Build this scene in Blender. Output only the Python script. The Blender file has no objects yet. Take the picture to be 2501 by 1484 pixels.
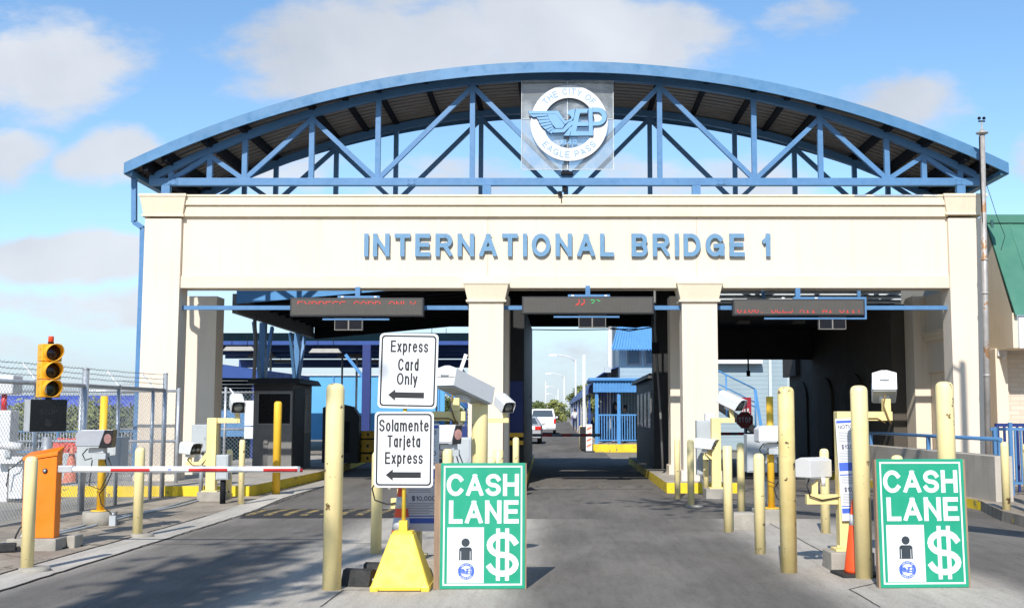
import bpy, bmesh, math, random
from mathutils import Vector, Matrix, Quaternion
R = math.radians
scene = bpy.context.scene
COL = scene.collection
random.seed(7)

# ---------------------------------------------------------------- camera
F, CX, CY, EYE = 2800.0, 1367.0, 742.0, 1.55        # focal length / principal point measured on the photo (2501 px wide)
PH = math.atan(274.0 / F)
cd = bpy.data.cameras.new('camera'); cam = bpy.data.objects.new('camera', cd); COL.objects.link(cam)
cd.sensor_width = 36.0; cd.lens = F / 2501.0 * 36.0
cd.shift_x = (1250.5 - CX) / 2501.0
cd.clip_start = 0.1; cd.clip_end = 3000.0
cam.location = (0, 0, EYE); cam.rotation_euler = (R(90) + PH, 0, 0)
scene.camera = cam

# ---------------------------------------------------------------- sun, sky, exposure
LIGHT = Vector((0.18, 1.0, -0.79)).normalized()
sd = bpy.data.lights.new('sun', 'SUN'); sun = bpy.data.objects.new('sun', sd); COL.objects.link(sun)
sd.energy = 5.0; sd.angle = R(0.5); sd.color = (1.0, 0.965, 0.905)
sun.rotation_euler = LIGHT.to_track_quat('-Z', 'Y').to_euler(); sun.location = (0, -10, 30)
vs = scene.view_settings
vs.view_transform = 'Standard'; vs.look = 'None'; vs.exposure = 0.14; vs.gamma = 1.0; vs.use_curve_mapping = False

world = bpy.data.worlds.new('World'); scene.world = world; world.use_nodes = True
def build_sky():
    nt = world.node_tree; N = nt.nodes; L = nt.links; N.clear()
    out = N.new('ShaderNodeOutputWorld'); bg = N.new('ShaderNodeBackground'); bg.inputs[1].default_value = 0.1
    L.new(bg.outputs[0], out.inputs[0])
    sky = N.new('ShaderNodeTexSky'); sky.sky_type = 'NISHITA'; sky.sun_disc = False
    sky.sun_elevation = math.asin(-LIGHT.z); sky.sun_rotation = R(190); sky.altitude = 200
    sky.air_density = 1.0; sky.dust_density = 0.25; sky.ozone_density = 3.0
    hs = N.new('ShaderNodeHueSaturation'); hs.inputs['Saturation'].default_value = 1.08; hs.inputs['Hue'].default_value = .497; hs.inputs['Value'].default_value = 1.68
    L.new(sky.outputs[0], hs.inputs['Color'])
    tc = N.new('ShaderNodeTexCoord')
    sep = N.new('ShaderNodeSeparateXYZ'); L.new(tc.outputs['Generated'], sep.inputs[0])
    def math_(op, a, b=None, c=None):
        n = N.new('ShaderNodeMath'); n.operation = op
        for i, v in enumerate((a, b, c)):
            if v is None: continue
            if isinstance(v, (int, float)): n.inputs[i].default_value = v
            else: L.new(v, n.inputs[i])
        return n.outputs[0]
    ay = math_('MAXIMUM', math_('ABSOLUTE', sep.outputs[1]), 0.08)
    u = math_('DIVIDE', sep.outputs[0], ay); w = math_('DIVIDE', sep.outputs[2], ay)
    uv = N.new('ShaderNodeCombineXYZ'); L.new(u, uv.inputs[0]); L.new(w, uv.inputs[1])
    # cloud banks: direction (azimuth tangent, elevation tangent), half widths, weight
    banks = [(-.16,.335,.17,.075,1.0), (.02,.33,.17,.08,1.0), (-.46,.315,.12,.07,.9), (-.385,.228,.07,.036,1.0), (-.49,.235,.06,.035,.8),
             (-.44,.142,.10,.026,.95), (-.40,.10,.12,.022,.85), (-.47,.06,.10,.02,.7), (.315,.275,.085,.04,.85), (.42,.225,.05,.045,.75), (.40,.13,.08,.025,.7),
             (-.26,.215,.08,.035,.55), (-.08,.20,.14,.05,.6), (.12,.20,.14,.045,.7), (.22,.37,.06,.03,.5), (-.30,.36,.05,.02,.4), (0.0,.05,.1,.03,.5), (-.28,.03,.1,.02,.5)]
    acc = None
    wn = N.new('ShaderNodeTexNoise'); wn.inputs['Scale'].default_value = 7.0; wn.inputs['Detail'].default_value = 4
    L.new(uv.outputs[0], wn.inputs['Vector'])
    wsub = N.new('ShaderNodeVectorMath'); wsub.operation = 'MULTIPLY_ADD'
    L.new(wn.outputs['Color'], wsub.inputs[0]); wsub.inputs[1].default_value = (.10, .06, 0); wsub.inputs[2].default_value = (-.05, -.03, 0)
    uvw = N.new('ShaderNodeVectorMath'); uvw.operation = 'ADD'; L.new(uv.outputs[0], uvw.inputs[0]); L.new(wsub.outputs[0], uvw.inputs[1])
    for (a, b, sx, sy, wt) in banks:
        m = N.new('ShaderNodeVectorMath'); m.operation = 'SUBTRACT'; L.new(uvw.outputs[0], m.inputs[0]); m.inputs[1].default_value = (a, b, 0)
        d = N.new('ShaderNodeVectorMath'); d.operation = 'MULTIPLY'; L.new(m.outputs[0], d.inputs[0]); d.inputs[1].default_value = (1 / sx, 1 / sy, 0)
        ln = N.new('ShaderNodeVectorMath'); ln.operation = 'LENGTH'; L.new(d.outputs[0], ln.inputs[0])
        mr = N.new('ShaderNodeMapRange'); mr.interpolation_type = 'SMOOTHERSTEP'; L.new(ln.outputs['Value'], mr.inputs[0])
        mr.inputs[1].default_value = 1.45; mr.inputs[2].default_value = .1; mr.inputs[3].default_value = 0; mr.inputs[4].default_value = wt
        acc = mr.outputs[0] if acc is None else math_('MAXIMUM', acc, mr.outputs[0])
    ns = N.new('ShaderNodeTexNoise'); ns.inputs['Scale'].default_value = 6.0; ns.inputs['Detail'].default_value = 7; ns.inputs['Roughness'].default_value = .62
    mp = N.new('ShaderNodeMapping'); mp.inputs['Scale'].default_value = (1, 2.1, 1); L.new(uv.outputs[0], mp.inputs[0]); L.new(mp.outputs[0], ns.inputs['Vector'])
    dens = math_('ADD', math_('MULTIPLY', acc, .86), math_('MULTIPLY', math_('SUBTRACT', ns.outputs[0], .5), 1.6))
    mr = N.new('ShaderNodeMapRange'); mr.interpolation_type = 'SMOOTHSTEP'; L.new(dens, mr.inputs[0])
    mr.inputs[1].default_value = .24; mr.inputs[2].default_value = .68; mr.inputs[3].default_value = 0; mr.inputs[4].default_value = .93
    # low sky a little paler
    lowm = N.new('ShaderNodeMapRange'); lowm.interpolation_type = 'SMOOTHSTEP'; L.new(w, lowm.inputs[0])
    lowm.inputs[1].default_value = .19; lowm.inputs[2].default_value = -.01; lowm.inputs[3].default_value = 0; lowm.inputs[4].default_value = .85
    n2 = N.new('ShaderNodeTexNoise'); n2.inputs['Scale'].default_value = 4.2; n2.inputs['Detail'].default_value = 5; L.new(uvw.outputs[0], n2.inputs['Vector'])
    cr = N.new('ShaderNodeValToRGB'); L.new(n2.outputs[0], cr.inputs[0])
    cr.color_ramp.elements[0].position = .30; cr.color_ramp.elements[0].color = (5.2, 5.6, 6.3, 1)
    cr.color_ramp.elements[1].position = .66; cr.color_ramp.elements[1].color = (7.7, 8.0, 8.5, 1)
    mix = N.new('ShaderNodeMix'); mix.data_type = 'RGBA'; L.new(mr.outputs[0], mix.inputs[0])
    lm = N.new('ShaderNodeMix'); lm.data_type = 'RGBA'; L.new(lowm.outputs[0], lm.inputs[0]); L.new(hs.outputs[0], lm.inputs[6]); lm.inputs[7].default_value = (4.3, 5.4, 7.0, 1)
    L.new(lm.outputs[2], mix.inputs[6]); L.new(cr.outputs[0], mix.inputs[7])
    L.new(mix.outputs[2], bg.inputs[0])
build_sky()

# ---------------------------------------------------------------- helpers
def at(px, py, Y):
    """world point at distance Y along the photo ray (px, py)"""
    u = (px - CX) / F; v = -(py - CY) / F
    yd = math.cos(PH) - math.sin(PH) * v; zd = math.sin(PH) + math.cos(PH) * v
    t = Y / yd
    return Vector((u * t, Y, EYE + zd * t))
def gnd(px, py, z=0.0):
    u = (px - CX) / F; v = -(py - CY) / F
    yd = math.cos(PH) - math.sin(PH) * v; zd = math.sin(PH) + math.cos(PH) * v
    t = (z - EYE) / zd
    return Vector((u * t, yd * t, z))
def gz(Y): return 0.0 if Y < 42 else 0.0052 * (Y - 42)

class MB:
    def __init__(s): s.v = []; s.f = []; s.m = []; s.sm = []; s.T = None
    def _add(s, vs, fs, m=0, smooth=False):
        b = len(s.v)
        for p in vs:
            p = Vector(p)
            s.v.append(s.T @ p if s.T is not None else p)
        for k, f in enumerate(fs):
            s.f.append([b + i for i in f]); s.m.append(m)
            s.sm.append(smooth[k] if isinstance(smooth, list) else smooth)
        return s
    def box(s, x0, x1, y0, y1, z0, z1, m=0):
        return s._add([(x0,y0,z0),(x1,y0,z0),(x1,y1,z0),(x0,y1,z0),(x0,y0,z1),(x1,y0,z1),(x1,y1,z1),(x0,y1,z1)],
                      [(0,3,2,1),(4,5,6,7),(0,1,5,4),(1,2,6,5),(2,3,7,6),(3,0,4,7)], m)
    def cbox(s, c, sz, m=0):
        return s.box(c[0]-sz[0]/2, c[0]+sz[0]/2, c[1]-sz[1]/2, c[1]+sz[1]/2, c[2]-sz[2]/2, c[2]+sz[2]/2, m)
    def frustum(s, x0, x1, y0, y1, z0, X0, X1, Y0, Y1, z1, m=0):
        return s._add([(x0,y0,z0),(x1,y0,z0),(x1,y1,z0),(x0,y1,z0),(X0,Y0,z1),(X1,Y0,z1),(X1,Y1,z1),(X0,Y1,z1)],
                      [(0,3,2,1),(4,5,6,7),(0,1,5,4),(1,2,6,5),(2,3,7,6),(3,0,4,7)], m)
    def cyl(s, p0, p1, r0, r1=None, n=16, m=0, caps=True):
        p0 = Vector(p0); p1 = Vector(p1); r1 = r0 if r1 is None else r1
        d = (p1 - p0); q = Vector((0,0,1)).rotation_difference(d)
        vs = []; 
        for k in range(n):
            a = 2*math.pi*k/n; e = q @ Vector((math.cos(a), math.sin(a), 0))
            vs.append(p0 + e*r0)
        for k in range(n):
            a = 2*math.pi*k/n; e = q @ Vector((math.cos(a), math.sin(a), 0))
            vs.append(p1 + e*r1)
        fs = [(k, (k+1) % n, n+(k+1) % n, n+k) for k in range(n)]; sm = [True]*n
        if caps: fs += [tuple(range(n-1, -1, -1)), tuple(range(n, 2*n))]; sm += [False, False]
        return s._add(vs, fs, m, sm)
    def beam(s, p0, p1, w, h, m=0, up=(0,0,1)):
        """rectangular bar from p0 to p1, w across, h along up"""
        p0 = Vector(p0); p1 = Vector(p1); d = (p1-p0).normalized(); up = Vector(up)
        sx = d.cross(up)
        if sx.length < 1e-4: sx = d.cross(Vector((0,1,0)))
        sx.normalize(); uz = sx.cross(d).normalized()
        vs = []
        for p in (p0, p1):
            for (a, b) in ((-1,-1),(1,-1),(1,1),(-1,1)): vs.append(p + sx*a*w/2 + uz*b*h/2)
        return s._add(vs, [(0,1,2,3),(7,6,5,4),(0,4,5,1),(1,5,6,2),(2,6,7,3),(3,7,4,0)], m)
    def tube(s, pts, r, n=8, m=0):
        pts = [Vector(p) for p in pts]; vs = []; prev = None
        for i, p in enumerate(pts):
            d = (pts[min(i+1, len(pts)-1)] - pts[max(i-1, 0)]).normalized()
            if prev is None:
                ref = Vector((0,0,1)) if abs(d.z) < .9 else Vector((1,0,0))
                a = d.cross(ref).normalized()
            else:
                a = (prev - d*prev.dot(d)).normalized()
            prev = a; b = d.cross(a)
            for k in range(n):
                t = 2*math.pi*k/n; vs.append(p + (a*math.cos(t) + b*math.sin(t))*r)
        fs = []; c = len(pts)
        for i in range(c-1):
            for k in range(n): fs.append((i*n+k, i*n+(k+1) % n, (i+1)*n+(k+1) % n, (i+1)*n+k))
        sm = [True]*len(fs)
        fs += [tuple(range(n-1,-1,-1)), tuple(range((c-1)*n, c*n))]; sm += [False, False]
        return s._add(vs, fs, m, sm)
    def lathe(s, prof, n=20, c=(0,0,0), m=0, axis='Z'):
        vs = []
        for (r, z) in prof:
            for k in range(n):
                a = 2*math.pi*k/n; x, y = r*math.cos(a), r*math.sin(a)
                p = (x, y, z) if axis == 'Z' else ((x, z, y) if axis == 'Y' else (z, x, y))
                vs.append((p[0]+c[0], p[1]+c[1], p[2]+c[2]))
        fs = []; c_ = len(prof)
        for i in range(c_-1):
            for k in range(n): fs.append((i*n+k, i*n+(k+1) % n, (i+1)*n+(k+1) % n, (i+1)*n+k))
        sm = [True]*len(fs)
        fs += [tuple(range(n-1,-1,-1)), tuple(range((c_-1)*n, c_*n))]; sm += [False, False]
        return s._add(vs, fs, m, sm)
    def prism(s, poly, y0, y1, m=0, plane='XZ', sm=False):
        n = len(poly)
        def P(a, b, y): return (a, y, b) if plane == 'XZ' else ((a, b, y) if plane == 'XY' else (y, a, b))
        vs = [P(a, b, y0) for a, b in poly] + [P(a, b, y1) for a, b in poly]
        fs = [tuple(range(n)), tuple(range(2*n-1, n-1, -1))] + [(k, n+k, n+(k+1) % n, (k+1) % n) for k in range(n)]
        return s._add(vs, fs, m, sm)
    def quad(s, a, b, c, d, m=0): return s._add([a, b, c, d], [(0,1,2,3)], m)
    def ball(s, c, r, n=12, m=0, sc=(1,1,1)):
        prof = [(max(math.sin(math.pi*i/n), .001), -math.cos(math.pi*i/n)) for i in range(n+1)]
        T0 = s.T; M_ = Matrix.Translation(c) @ Matrix.Diagonal((r*sc[0], r*sc[1], r*sc[2], 1))
        s.T = M_ if T0 is None else T0 @ M_
        s.lathe(prof, n*2-4 if n > 6 else 10, (0,0,0), m); s.T = T0
        return s
    def mesh(s, me, M_, m=0):
        return s._add([M_ @ v.co for v in me.vertices], [tuple(p.vertices) for p in me.polygons], m)
    def build(s, name, mats, parent=None, world=False, bevel=0, loc=None, fix=True):
        me = bpy.data.meshes.new(name)
        off = Vector((0,0,0))
        if world and parent is not None:
            p = parent
            while p.parent: p = p.parent
            off = Vector(p.location)
        if loc is not None: off = Vector(loc)
        me.from_pydata([tuple(v-off) for v in s.v], [], s.f)
        for mt in (mats if isinstance(mats, (list, tuple)) else [mats]): me.materials.append(mt)
        for i, p in enumerate(me.polygons): p.material_index = s.m[i]; p.use_smooth = s.sm[i]
        me.update()
        if fix:
            bm = bmesh.new(); bm.from_mesh(me); bmesh.ops.recalc_face_normals(bm, faces=bm.faces); bm.to_mesh(me); bm.free()
        o = bpy.data.objects.new(name, me); COL.objects.link(o)
        if parent is not None: o.parent = parent
        if loc is not None and parent is None: o.location = loc
        if bevel:
            b = o.modifiers.new('bevel', 'BEVEL'); b.width = bevel; b.segments = 2; b.limit_method = 'ANGLE'; b.angle_limit = R(40)
        return o

def tag(o, label=None, cat=None, group=None, kind=None):
    if label: o['label'] = label
    if cat: o['category'] = cat
    if group: o['group'] = group
    if kind: o['kind'] = kind
    return o
def thing(name, label, cat, loc=(0,0,0), rz=0, group=None):
    o = bpy.data.objects.new(name, None); COL.objects.link(o); o.empty_display_size = .2
    o.location = loc; o.rotation_euler = (0, 0, rz)
    return tag(o, label, cat, group)
def dup(root, loc, rz=None, label=None, group=None):
    def cp(o, par):
        c = o.copy(); COL.objects.link(c)
        if par is not None: c.parent = par
        for ch in list(o.children): cp(ch, c)
        return c
    r = cp(root, None); r.location = loc
    if rz is not None: r.rotation_euler = (0, 0, rz)
    if label: r['label'] = label
    if group: r['group'] = group
    return r

def text_mesh(s, bold=0.0, extrude=0.0, spacing=1.0, res=3):
    cu = bpy.data.curves.new('txt', 'FONT'); cu.body = s; cu.size = 1.0; cu.extrude = extrude; cu.offset = bold
    cu.space_character = spacing; cu.resolution_u = res
    ob = bpy.data.objects.new('txt', cu); COL.objects.link(ob)
    dg = bpy.context.evaluated_depsgraph_get(); dg.update()
    me = bpy.data.meshes.new_from_object(ob.evaluated_get(dg))
    bpy.data.objects.remove(ob); bpy.data.curves.remove(cu)
    return me
def bounds(me):
    xs = [v.co.x for v in me.vertices]; ys = [v.co.y for v in me.vertices]
    return min(xs), max(xs), min(ys), max(ys)
def fit_text(mb, s, x0, x1, z0, z1, y, thick, bold=0.0, m=0, spacing=1.0):
    """writing standing in the XZ plane facing -Y, filling the given rectangle"""
    me = text_mesh(s, bold, .5, spacing)
    a, b, c, d = bounds(me)
    sx = (x1-x0)/(b-a); sz = (z1-z0)/(d-c)
    M_ = Matrix(((sx,0,0,x0-a*sx),(0,0,-thick,y),(0,sz,0,z0-c*sz),(0,0,0,1)))
    mb.mesh(me, M_, m); bpy.data.meshes.remove(me)
    return mb

# ---------------------------------------------------------------- materials
MATS = {}
def mat(name, col, rough=.6, metal=0.0, var=.10, scale=5.0, bump=0.0, bscale=40.0, chips=None, spec=.5, streak=0.0, tint=None, stretch=(1,1,1)):
    """painted / plain surface: base colour broken up by noise, optional chips (colour, amount, scale) and rain streaks"""
    if name in MATS: return MATS[name]
    m = bpy.data.materials.new(name); m.use_nodes = True; nt = m.node_tree; N = nt.nodes; L = nt.links
    bs = N['Principled BSDF']; bs.inputs['Roughness'].default_value = rough; bs.inputs['Metallic'].default_value = metal
    bs.inputs['Specular IOR Level'].default_value = spec
    tc = N.new('ShaderNodeTexCoord'); mp = N.new('ShaderNodeMapping'); mp.inputs['Scale'].default_value = stretch
    L.new(tc.outputs['Object'], mp.inputs[0])
    oi = N.new('ShaderNodeObjectInfo'); ad = N.new('ShaderNodeVectorMath'); ad.operation = 'ADD'
    sc_ = N.new('ShaderNodeVectorMath'); sc_.operation = 'SCALE'; sc_.inputs['Scale'].default_value = 37.0
    cx_ = N.new('ShaderNodeCombineXYZ'); L.new(oi.outputs['Random'], cx_.inputs[0]); L.new(oi.outputs['Random'], cx_.inputs[2])
    L.new(cx_.outputs[0], sc_.inputs[0]); L.new(mp.outputs[0], ad.inputs[0]); L.new(sc_.outputs[0], ad.inputs[1])
    V = ad.outputs[0]
    def noise(s, d=4, r=.6):
        n = N.new('ShaderNodeTexNoise'); n.inputs['Scale'].default_value = s; n.inputs['Detail'].default_value = d; n.inputs['Roughness'].default_value = r
        L.new(V, n.inputs['Vector']); return n.outputs[0]
    def mixc(f, a, b):
        x = N.new('ShaderNodeMix'); x.data_type = 'RGBA'
        if isinstance(f, float): x.inputs[0].default_value = f
        else: L.new(f, x.inputs[0])
        for i, c in ((6, a), (7, b)):
            if isinstance(c, tuple): x.inputs[i].default_value = (*c[:3], 1)
            else: L.new(c, x.inputs[i])
        return x.outputs[2]
    def rng(v, a, b, c=0., d=1.):
        x = N.new('ShaderNodeMapRange'); L.new(v, x.inputs[0])
        for i, q in enumerate((a, b, c, d)): x.inputs[i+1].default_value = q
        return x.outputs[0]
    lo = tuple(c*(1-var*1.6) for c in col); hi = tuple(min(c*(1+var), .95) for c in col)
    if tint: lo = tint
    c = mixc(rng(noise(scale), .3, .7), lo, hi)
    if var > 0: c = mixc(rng(noise(scale*9, 3), .35, .75, 0, .35), c, tuple(q*(1-var) for q in col))
    if streak:
        n = N.new('ShaderNodeTexNoise'); n.inputs['Scale'].default_value = 3.0; n.inputs['Detail'].default_value = 5
        m2 = N.new('ShaderNodeMapping'); m2.inputs['Scale'].default_value = (2.5, 2.5, .12); L.new(V, m2.inputs[0]); L.new(m2.outputs[0], n.inputs['Vector'])
        c = mixc(rng(n.outputs[0], .52, .78, 0, streak), c, tuple(q*.45 for q in col))
    if chips:
        cc, amt, cs = chips
        f = rng(noise(cs, 5, .65), 1-amt, 1-amt+.03)
        c = mixc(f, c, cc)
    L.new(c, bs.inputs['Base Color'])
    L.new(rng(noise(scale*4), .3, .7, max(rough-.12, .05), min(rough+.12, 1)), bs.inputs['Roughness'])
    if bump:
        b = N.new('ShaderNodeBump'); b.inputs['Strength'].default_value = bump; b.inputs['Distance'].default_value = .02
        L.new(noise(bscale, 6, .65), b.inputs['Height']); L.new(b.outputs[0], bs.inputs['Normal'])
    MATS[name] = m
    return m

YEL = (.86, .71, .35)
m_yel   = mat('pale_yellow_paint', YEL, .5, var=.09, scale=3, chips=((.18,.11,.05), .365, 7), streak=.16, tint=(.84,.69,.34))
m_yelS  = mat('square_post_paint', (.85,.68,.30), .5, var=.08, scale=3, chips=((.2,.13,.06), .25, 8), streak=.2)
m_yelB  = mat('scraped_yellow_paint', YEL, .5, var=.10, scale=3, chips=((.10,.075,.05), .365, 7), streak=.35, tint=(.70,.52,.18))
m_gold  = mat('deep_yellow_paint', (.87,.50,.035), .5, var=.08, scale=3, chips=((.3,.15,.03), .27, 8), streak=.15)
m_kerb  = mat('kerb_yellow', (.80,.56,.02), .65, var=.12, scale=3, chips=((.16,.14,.11), .40, 5), bump=.3, bscale=30)
m_cream = mat('cream_stucco', (.765,.65,.515), .9, var=.035, scale=.5, bump=.3, bscale=120, streak=.16, spec=.2)
m_creamT= mat('cream_trim', (.765,.65,.485), .9, var=.05, scale=1.5, bump=.2, bscale=140, streak=.12, spec=.2)
m_blue  = mat('blue_steel', (.078,.20,.385), .42, var=.07, scale=2, streak=.1)
m_fasc  = mat('blue_fascia', (.075,.20,.36), .38, var=.08, scale=1.2, streak=.1, chips=((.55,.65,.75), .245, 5))
m_deck  = mat('roof_deck', (.26,.24,.22), .6, var=.15, scale=2, stretch=(1,6,1))
m_navy  = mat('navy_paint', (.012,.03,.16), .5, var=.1)
m_dark  = mat('dark_steel', (.010,.011,.015), .7, var=.2, spec=.15)
m_black = mat('black_rubber', (.024,.024,.024), .75, var=.3, scale=10, bump=.3, bscale=60)
m_white = mat('white_housing', (.66,.66,.66), .35, var=.03, scale=4, streak=.08)
m_grey  = mat('grey_cabinet', (.42,.45,.46), .5, var=.06, scale=3, streak=.2)
m_galv  = mat('galvanised', (.48,.50,.52), .42, metal=.55, var=.12, scale=9)
m_conc  = mat('concrete_block', (.36,.33,.28), .9, var=.16, scale=5, bump=.5, bscale=40, streak=.25)
m_glassd= mat('dark_glass', (.004,.004,.005), .3, var=0, spec=.15)
m_wood  = mat('wood_edge', (.34,.22,.14), .8, var=.25, scale=4, bump=.4, bscale=20, stretch=(6,6,.5))
m_signw = mat('sign_white', (.72,.725,.73), .4, var=.02, scale=3, streak=.05)
m_ink   = mat('sign_black', (.018,.018,.02), .5, var=.1)
m_green = mat('sign_green', (.010,.305,.175), .45, var=.07, scale=2, chips=((.5,.6,.55), .245, 12))
m_logob = mat('logo_blue', (.06,.13,.55), .5, var=.05)
m_orange= mat('orange_paint', (.86,.20,.006), .4, var=.07, scale=2, streak=.2)
m_cone  = mat('cone_orange', (.85,.09,.015), .5, var=.08)
m_conef = mat('cone_faded', (.75,.22,.12), .6, var=.12)
m_signal= mat('signal_yellow', (.83,.40,.02), .4, var=.06, scale=2)
m_redp  = mat('red_paint', (.62,.022,.022), .4, var=.08)
m_pvc   = mat('barrier_white', (.80,.80,.78), .4, var=.03)
m_led   = mat('led_face', (.085,.078,.068), .6, var=.05)
m_frame = mat('window_frame', (.22,.21,.21), .4, var=.05)
def emit(name, col, s):
    m = bpy.data.materials.new(name); m.use_nodes = True; b = m.node_tree.nodes['Principled BSDF']
    b.inputs['Base Color'].default_value = (*[c*.3 for c in col], 1); b.inputs['Emission Color'].default_value = (*col, 1); b.inputs['Emission Strength'].default_value = s
    return m
m_ledr = emit('led_red', (1, .05, .03), .6); m_ledg = emit('led_green', (.05, .8, .2), .7)
# ---------------------------------------------------------------- block lettering drawn as strokes
def _arc(cx, cy, rx, ry, a0, a1, n=12):
    return [(cx+rx*math.cos(R(a0+(a1-a0)*i/n)), cy+ry*math.sin(R(a0+(a1-a0)*i/n))) for i in range(n+1)]
def _ring(cx=.5, cy=.5, rx=.5, ry=.5): return _arc(cx, cy, rx, ry, 90, 450, 28)
_S = _arc(.5,.745,.49,.255,18,270,14)[:-1] + _arc(.5,.245,.5,.245,90,-162,14)
xh = .72
def _low(p): return [(x, y*xh) for x, y in p]
_s = [(x, y*xh) for x, y in _S]
GL = {  # width, strokes
 'A': (.80, [[(0,0),(.5,1)], [(.5,1),(1,0)], [(.2,.30),(.8,.30)]]),
 'B': (.72, [[(0,0),(0,1)], [(0,1),(.62,1)]+_arc(.62,.765,.34,.235,90,-90,8)+[(0,.53)], [(0,.53),(.64,.53)]+_arc(.64,.265,.36,.265,90,-90,8)+[(0,0)]]),
 'C': (.80, [_arc(.52,.5,.52,.5,38,322,22)]),
 'D': (.76, [[(0,0),(0,1),(.42,1)]+_arc(.42,.5,.58,.5,90,-90,14)+[(0,0)]]),
 'E': (.68, [[(0,0),(0,1)], [(0,1),(.96,1)], [(0,.52),(.88,.52)], [(0,0),(1,0)]]),
 'F': (.62, [[(0,0),(0,1)], [(0,1),(1,1)], [(0,.51),(.86,.51)]]),
 'G': (.84, [_arc(.5,.5,.5,.5,40,360,24)[:-2]+[(1,.46)], [(1,.03),(1,.46),(.56,.46)]]),
 'H': (.74, [[(0,0),(0,1)], [(1,0),(1,1)], [(0,.52),(1,.52)]]),
 'I': (.17, [[(.5,0),(.5,1)]]),
 'L': (.62, [[(0,1),(0,0)], [(0,0),(1,0)]]),
 'N': (.74, [[(0,0),(0,1)], [(0,1),(1,0)], [(1,0),(1,1)]]),
 'O': (.84, [_ring()]),
 'P': (.70, [[(0,0),(0,1)], [(0,1),(.6,1)]+_arc(.6,.73,.4,.27,90,-90,10)+[(0,.46)]]),
 'R': (.76, [[(0,0),(0,1)], [(0,1),(.6,1)]+_arc(.6,.745,.38,.255,90,-90,10)+[(0,.49)], [(.55,.49),(1,0)]]),
 'S': (.70, [_S]),
 'T': (.70, [[(.5,0),(.5,1)], [(0,1),(1,1)]]),
 'U': (.74, [[(0,1),(0,.4)]+_arc(.5,.36,.5,.36,180,360,12)+[(1,1)]]),
 'X': (.72, [[(0,0),(1,1)], [(0,1),(1,0)]]),
 'Y': (.72, [[(0,1),(.5,.45)], [(1,1),(.5,.45)], [(.5,0),(.5,.5)]]),
 '1': (.36, [[(1,0),(1,1)], [(1,.98),(.62,.80),(0,.72)]]),
 '4': (.66, [[(.74,0),(.74,1)], [(.74,1),(0,.3)], [(0,.27),(1,.27)]]),
 '8': (.62, [_ring(.5,.745,.42,.255), _ring(.5,.25,.5,.25)]),
 '9': (.62, [_ring(.5,.67,.5,.33), [(1,.67)]+_arc(.5,.5,.5,.5,0,-150,12)]),
 '0': (.62, [_ring()]),
 '$': (.64, [_S]),
 ',': (.16, [[(.6,.06),(.3,-.16)]]),
 ' ': (.34, []), '.': (.14, [[(.5,0),(.5,.05)]]), '!': (.16, [[(.5,0),(.5,.06)], [(.5,.3),(.5,1)]]),
 'e': (.60, [[(.02,.4)]+[(.98,.4)]+_arc(.5,.36,.5,.36,8,318,18)]),
 'x': (.56, [[(0,0),(1,xh)], [(0,xh),(1,0)]]),
 'p': (.58, [[(0,xh),(0,-.3)], _ring(.5,.36,.5,.36)]),
 'r': (.38, [[(0,0),(0,xh)], [(0,.44)]+_arc(.62,.40,.62,.30,170,62,6)]),
 's': (.54, [_s]),
 'a': (.58, [_ring(.5,.36,.5,.36), [(1,0),(1,xh)]]),
 'd': (.58, [_ring(.5,.36,.5,.36), [(1,0),(1,1.02)]]),
 'n': (.56, [[(0,0),(0,xh)], [(0,.42)]+_arc(.5,.42,.5,.29,180,0,10)+[(1,0)]]),
 'l': (.14, [[(.5,0),(.5,1.02)]]),
 'y': (.56, [[(0,xh),(.54,.02)], [(1,xh),(.36,-.28)]]),
 'o': (.60, [_ring(.5,.36,.5,.36)]),
 'm': (.90, [[(0,0),(0,xh)], [(0,.44)]+_arc(.25,.44,.25,.27,180,0,8)+[(.5,0)], [(.5,.44)]+_arc(.75,.44,.25,.27,180,0,8)+[(1,0)]]),
 't': (.38, [[(.42,.96),(.42,.16)]+_arc(.78,.15,.36,.15,180,270,5)+[(1,0)], [(0,.70),(1,.70)]]),
 'j': (.26, [[(.85,xh),(.85,-.14)]+_arc(.4,-.14,.45,.15,0,-90,5)+[(0,-.29)], [(.85,.92),(.85,1.0)]]),
}
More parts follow.
